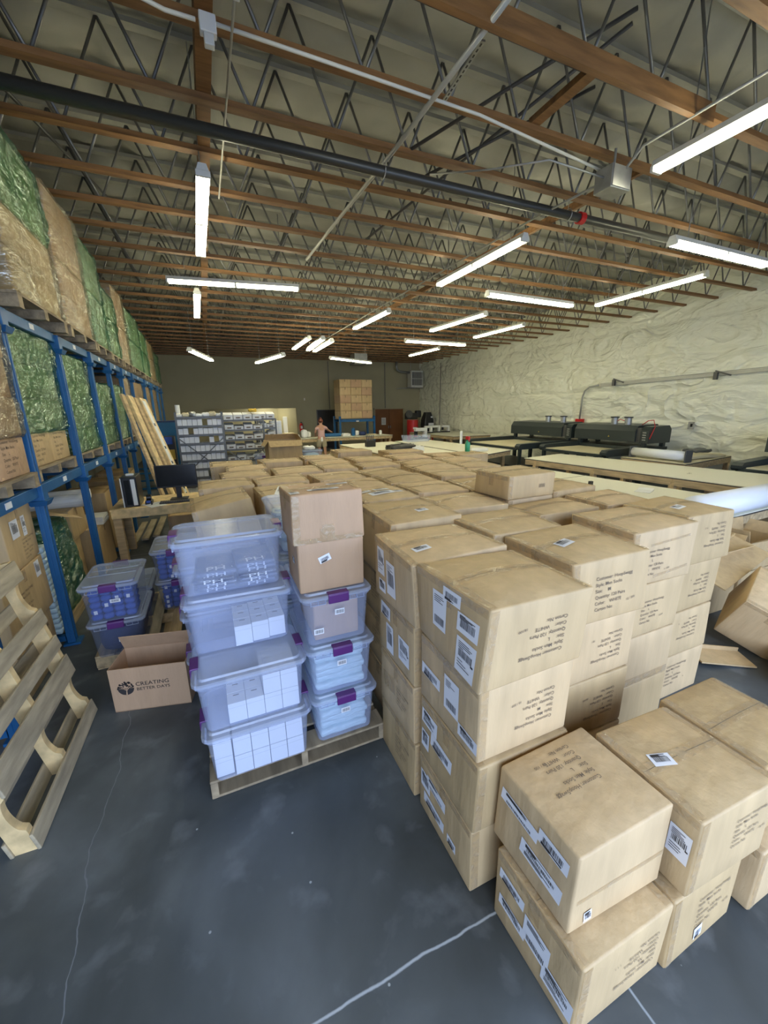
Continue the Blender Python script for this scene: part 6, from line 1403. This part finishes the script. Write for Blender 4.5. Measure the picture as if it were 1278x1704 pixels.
# ---------------------------------------------------------------- the worker
def person():
    P = empty('person', (4.08, 15.52, 0)); P.rotation_euler = (0, 0, R(-8))
    tag(P, 'person seen from behind in a pink top and khaki shorts, reaching over the table', 'person')
    def skin(name, verts, edges, radii, mt, sub=2, root=0, parent=P):
        me = bpy.data.meshes.new(name); me.from_pydata(verts, edges, []); o = bpy.data.objects.new(name, me); col.objects.link(o)
        md = o.modifiers.new('s', 'SKIN'); md.use_smooth_shade = True
        for i, r in enumerate(radii): me.skin_vertices[0].data[i].radius = (r, r) if not isinstance(r, tuple) else r
        me.skin_vertices[0].data[root].use_root = True
        sb = o.modifiers.new('u', 'SUBSURF'); sb.levels = sub; sb.render_levels = sub
        dg = bpy.context.evaluated_depsgraph_get(); dg.update()
        me2 = bpy.data.meshes.new_from_object(o.evaluated_get(dg)); o.modifiers.clear(); o.data = me2; me2.materials.clear(); me2.materials.append(M[mt])
        for p_ in me2.polygons: p_.use_smooth = True
        if parent: o.parent = parent
        return o
    # facing +y ; x right
    V = [(0, 0, 0.90), (0, 0.0, 1.08), (0, 0.02, 1.28), (0, 0.03, 1.38), (0, 0.04, 1.46), (0, 0.06, 1.53), (0, 0.07, 1.60),      # 0..6 pelvis..head
         (-0.16, 0.02, 1.355), (-0.23, 0.02, 1.16), (-0.20, 0.20, 1.02), (-0.19, 0.27, 1.00),   # 7..10 left arm
         (0.16, 0.03, 1.355), (0.30, 0.12, 1.22), (0.42, 0.33, 1.16), (0.46, 0.40, 1.15),      # 11..14 right arm
         (-0.095, 0, 0.84), (-0.105, 0.01, 0.48), (-0.11, -0.03, 0.09), (-0.115, 0.10, 0.035),   # 15..18
         (0.095, 0, 0.84), (0.115, -0.01, 0.48), (0.14, -0.04, 0.09), (0.16, 0.09, 0.035)]
    E_ = [(0, 1), (1, 2), (2, 3), (3, 4), (4, 5), (5, 6), (3, 7), (7, 8), (8, 9), (9, 10), (3, 11), (11, 12), (12, 13), (13, 14), (0, 15), (15, 16), (16, 17), (17, 18), (0, 19), (19, 20), (20, 21), (21, 22)]
    Rr = [(0.15, 0.11), (0.125, 0.10), (0.15, 0.10), (0.11, 0.085), 0.052, 0.085, 0.080, 0.058, 0.043, 0.034, 0.026, 0.058, 0.043, 0.034, 0.026,
          0.092, 0.060, 0.038, 0.030, 0.092, 0.060, 0.038, 0.030]
    body = skin('body', V, E_, Rr, 'skin')
    # fingers on both hands
    for hx, hy, hz, s, dx in ((-0.19, 0.27, 1.00, 1, 0.0), (0.46, 0.40, 1.15, -1, 0.35)):
        vs = [(hx, hy-0.01, hz), (hx+dx*0.04, hy+0.06, hz-0.005)]; es = [(0, 1)]; rs = [(0.030, 0.018), (0.036, 0.014)]
        for k, (L, off) in enumerate(((0.062, -0.03), (0.072, -0.010), (0.068, 0.010), (0.052, 0.028))):
            b = len(vs); vs += [(hx+dx*0.05+off, hy+0.085, hz-0.008), (hx+dx*0.07+off*1.1, hy+0.085+L*0.55, hz-0.018), (hx+dx*0.08+off*1.1, hy+0.085+L, hz-0.038)]
            es += [(1, b), (b, b+1), (b+1, b+2)]; rs += [0.0095, 0.0088, 0.008]
        b = len(vs); vs += [(hx+s*0.040, hy+0.03, hz-0.01), (hx+s*0.058, hy+0.065, hz-0.02)]; es += [(0, b), (b, b+1)]; rs += [0.011, 0.0095]
        skin('hand', vs, es, rs, 'skin', sub=1)
    # face details
    for s in (-1, 1):
        mb = MB(); vs, fs = rbox((0.018, 0.045, 0.06), 0.008, 2); mb.add([(p[0]+s*0.083, p[1]+0.065, p[2]+1.565) for p in vs], fs); mb.build('ear', M['skin'], P, smooth=True)
        mb = MB(); mb.box((s*0.032, 0.145, 1.575), (0.026, 0.008, 0.010)); mb.build('eye', M['black'], P)
    mb = MB(); mb.loft([[(-0.012, 0.135, 1.535), (0.012, 0.135, 1.535), (0.006, 0.17, 1.54), (-0.006, 0.17, 1.54)], [(-0.006, 0.135, 1.58), (0.006, 0.135, 1.58), (0.003, 0.15, 1.578), (-0.003, 0.15, 1.578)]]); mb.build('nose', M['skin'], P, smooth=True)
    mb = MB(); mb.box((0, 0.137, 1.512), (0.045, 0.008, 0.010)); mb.build('mouth', M['red'], P)
    # hair, top, shorts
    def ell(name, c, r, mt, zmin=None, nz_=10):
        vs = []; fs = []; n = 18
        for j in range(nz_+1):
            a = math.pi*j/nz_
            for i in range(n):
                t = 2*math.pi*i/n; q = 1+0.04*noise.noise((i*0.9, j*0.8, r[0]*10)); vs.append((c[0]+r[0]*q*math.sin(a)*math.cos(t), c[1]+r[1]*q*math.sin(a)*math.sin(t), c[2]+r[2]*math.cos(a)))
        for j in range(nz_):
            for i in range(n): fs.append((j*n+i, j*n+(i+1) % n, (j+1)*n+(i+1) % n, (j+1)*n+i))
        mb = MB(); mb.add(vs, fs); return mb.build(name, M[mt], P, smooth=True)
    ell('hair', (0, 0.045, 1.60), (0.095, 0.098, 0.095), 'hair'); ell('hair_bun', (0, 0.0, 1.70), (0.04, 0.04, 0.035), 'hair')
    TV = [(0, 0, 0.93), (0, 0.0, 1.08), (0, 0.02, 1.27), (0, 0.03, 1.375), (-0.165, 0.02, 1.355), (-0.21, 0.02, 1.24), (0.165, 0.03, 1.355), (0.255, 0.085, 1.27)]
    skin('pink_top', TV, [(0, 1), (1, 2), (2, 3), (3, 4), (4, 5), (3, 6), (6, 7)], [(0.172, 0.13), (0.148, 0.12), (0.168, 0.118), (0.13, 0.1), 0.074, 0.066, 0.074, 0.066], 'pink')
    skin('khaki_shorts', [(0, 0, 0.96), (0, 0, 0.86), (-0.10, 0, 0.78), (-0.115, 0.0, 0.56), (0.10, 0, 0.78), (0.118, 0, 0.56)], [(0, 1), (1, 2), (2, 3), (1, 4), (4, 5)], [(0.155, 0.12), (0.175, 0.135), 0.112, 0.108, 0.112, 0.108], 'khaki')
    for s, x in ((-1, -0.112), (1, 0.152)):
        vs, fs = rbox((0.09, 0.25, 0.07), 0.03, 3); mb = MB(); mb.add([(p[0]+x, p[1]+0.045, p[2]+0.035) for p in vs], fs); mb.build('shoe', M['darksteel'], P, smooth=True)
    mb = MB(); mb.box((0.0, -0.14, 0.90), (0.08, 0.02, 0.16), bev=0.008); mb.build('white_cloth', M['white'], P)
person()
al = bpy.data.lights.new('alcove_lamp', 'POINT'); al.energy = 45; al.color = (1.0, 0.95, 0.70); al.shadow_soft_size = 0.1
lo = bpy.data.objects.new('alcove_lamp', al); col.objects.link(lo); lo.location = (2.9, YF+0.55, 1.95)
# labels stay within sixteen words
for o in col.objects:
    if o.parent is None and o.get('label'):
        wds = o['label'].split()
        if len(wds) > 16: print('LONG', o['label'])
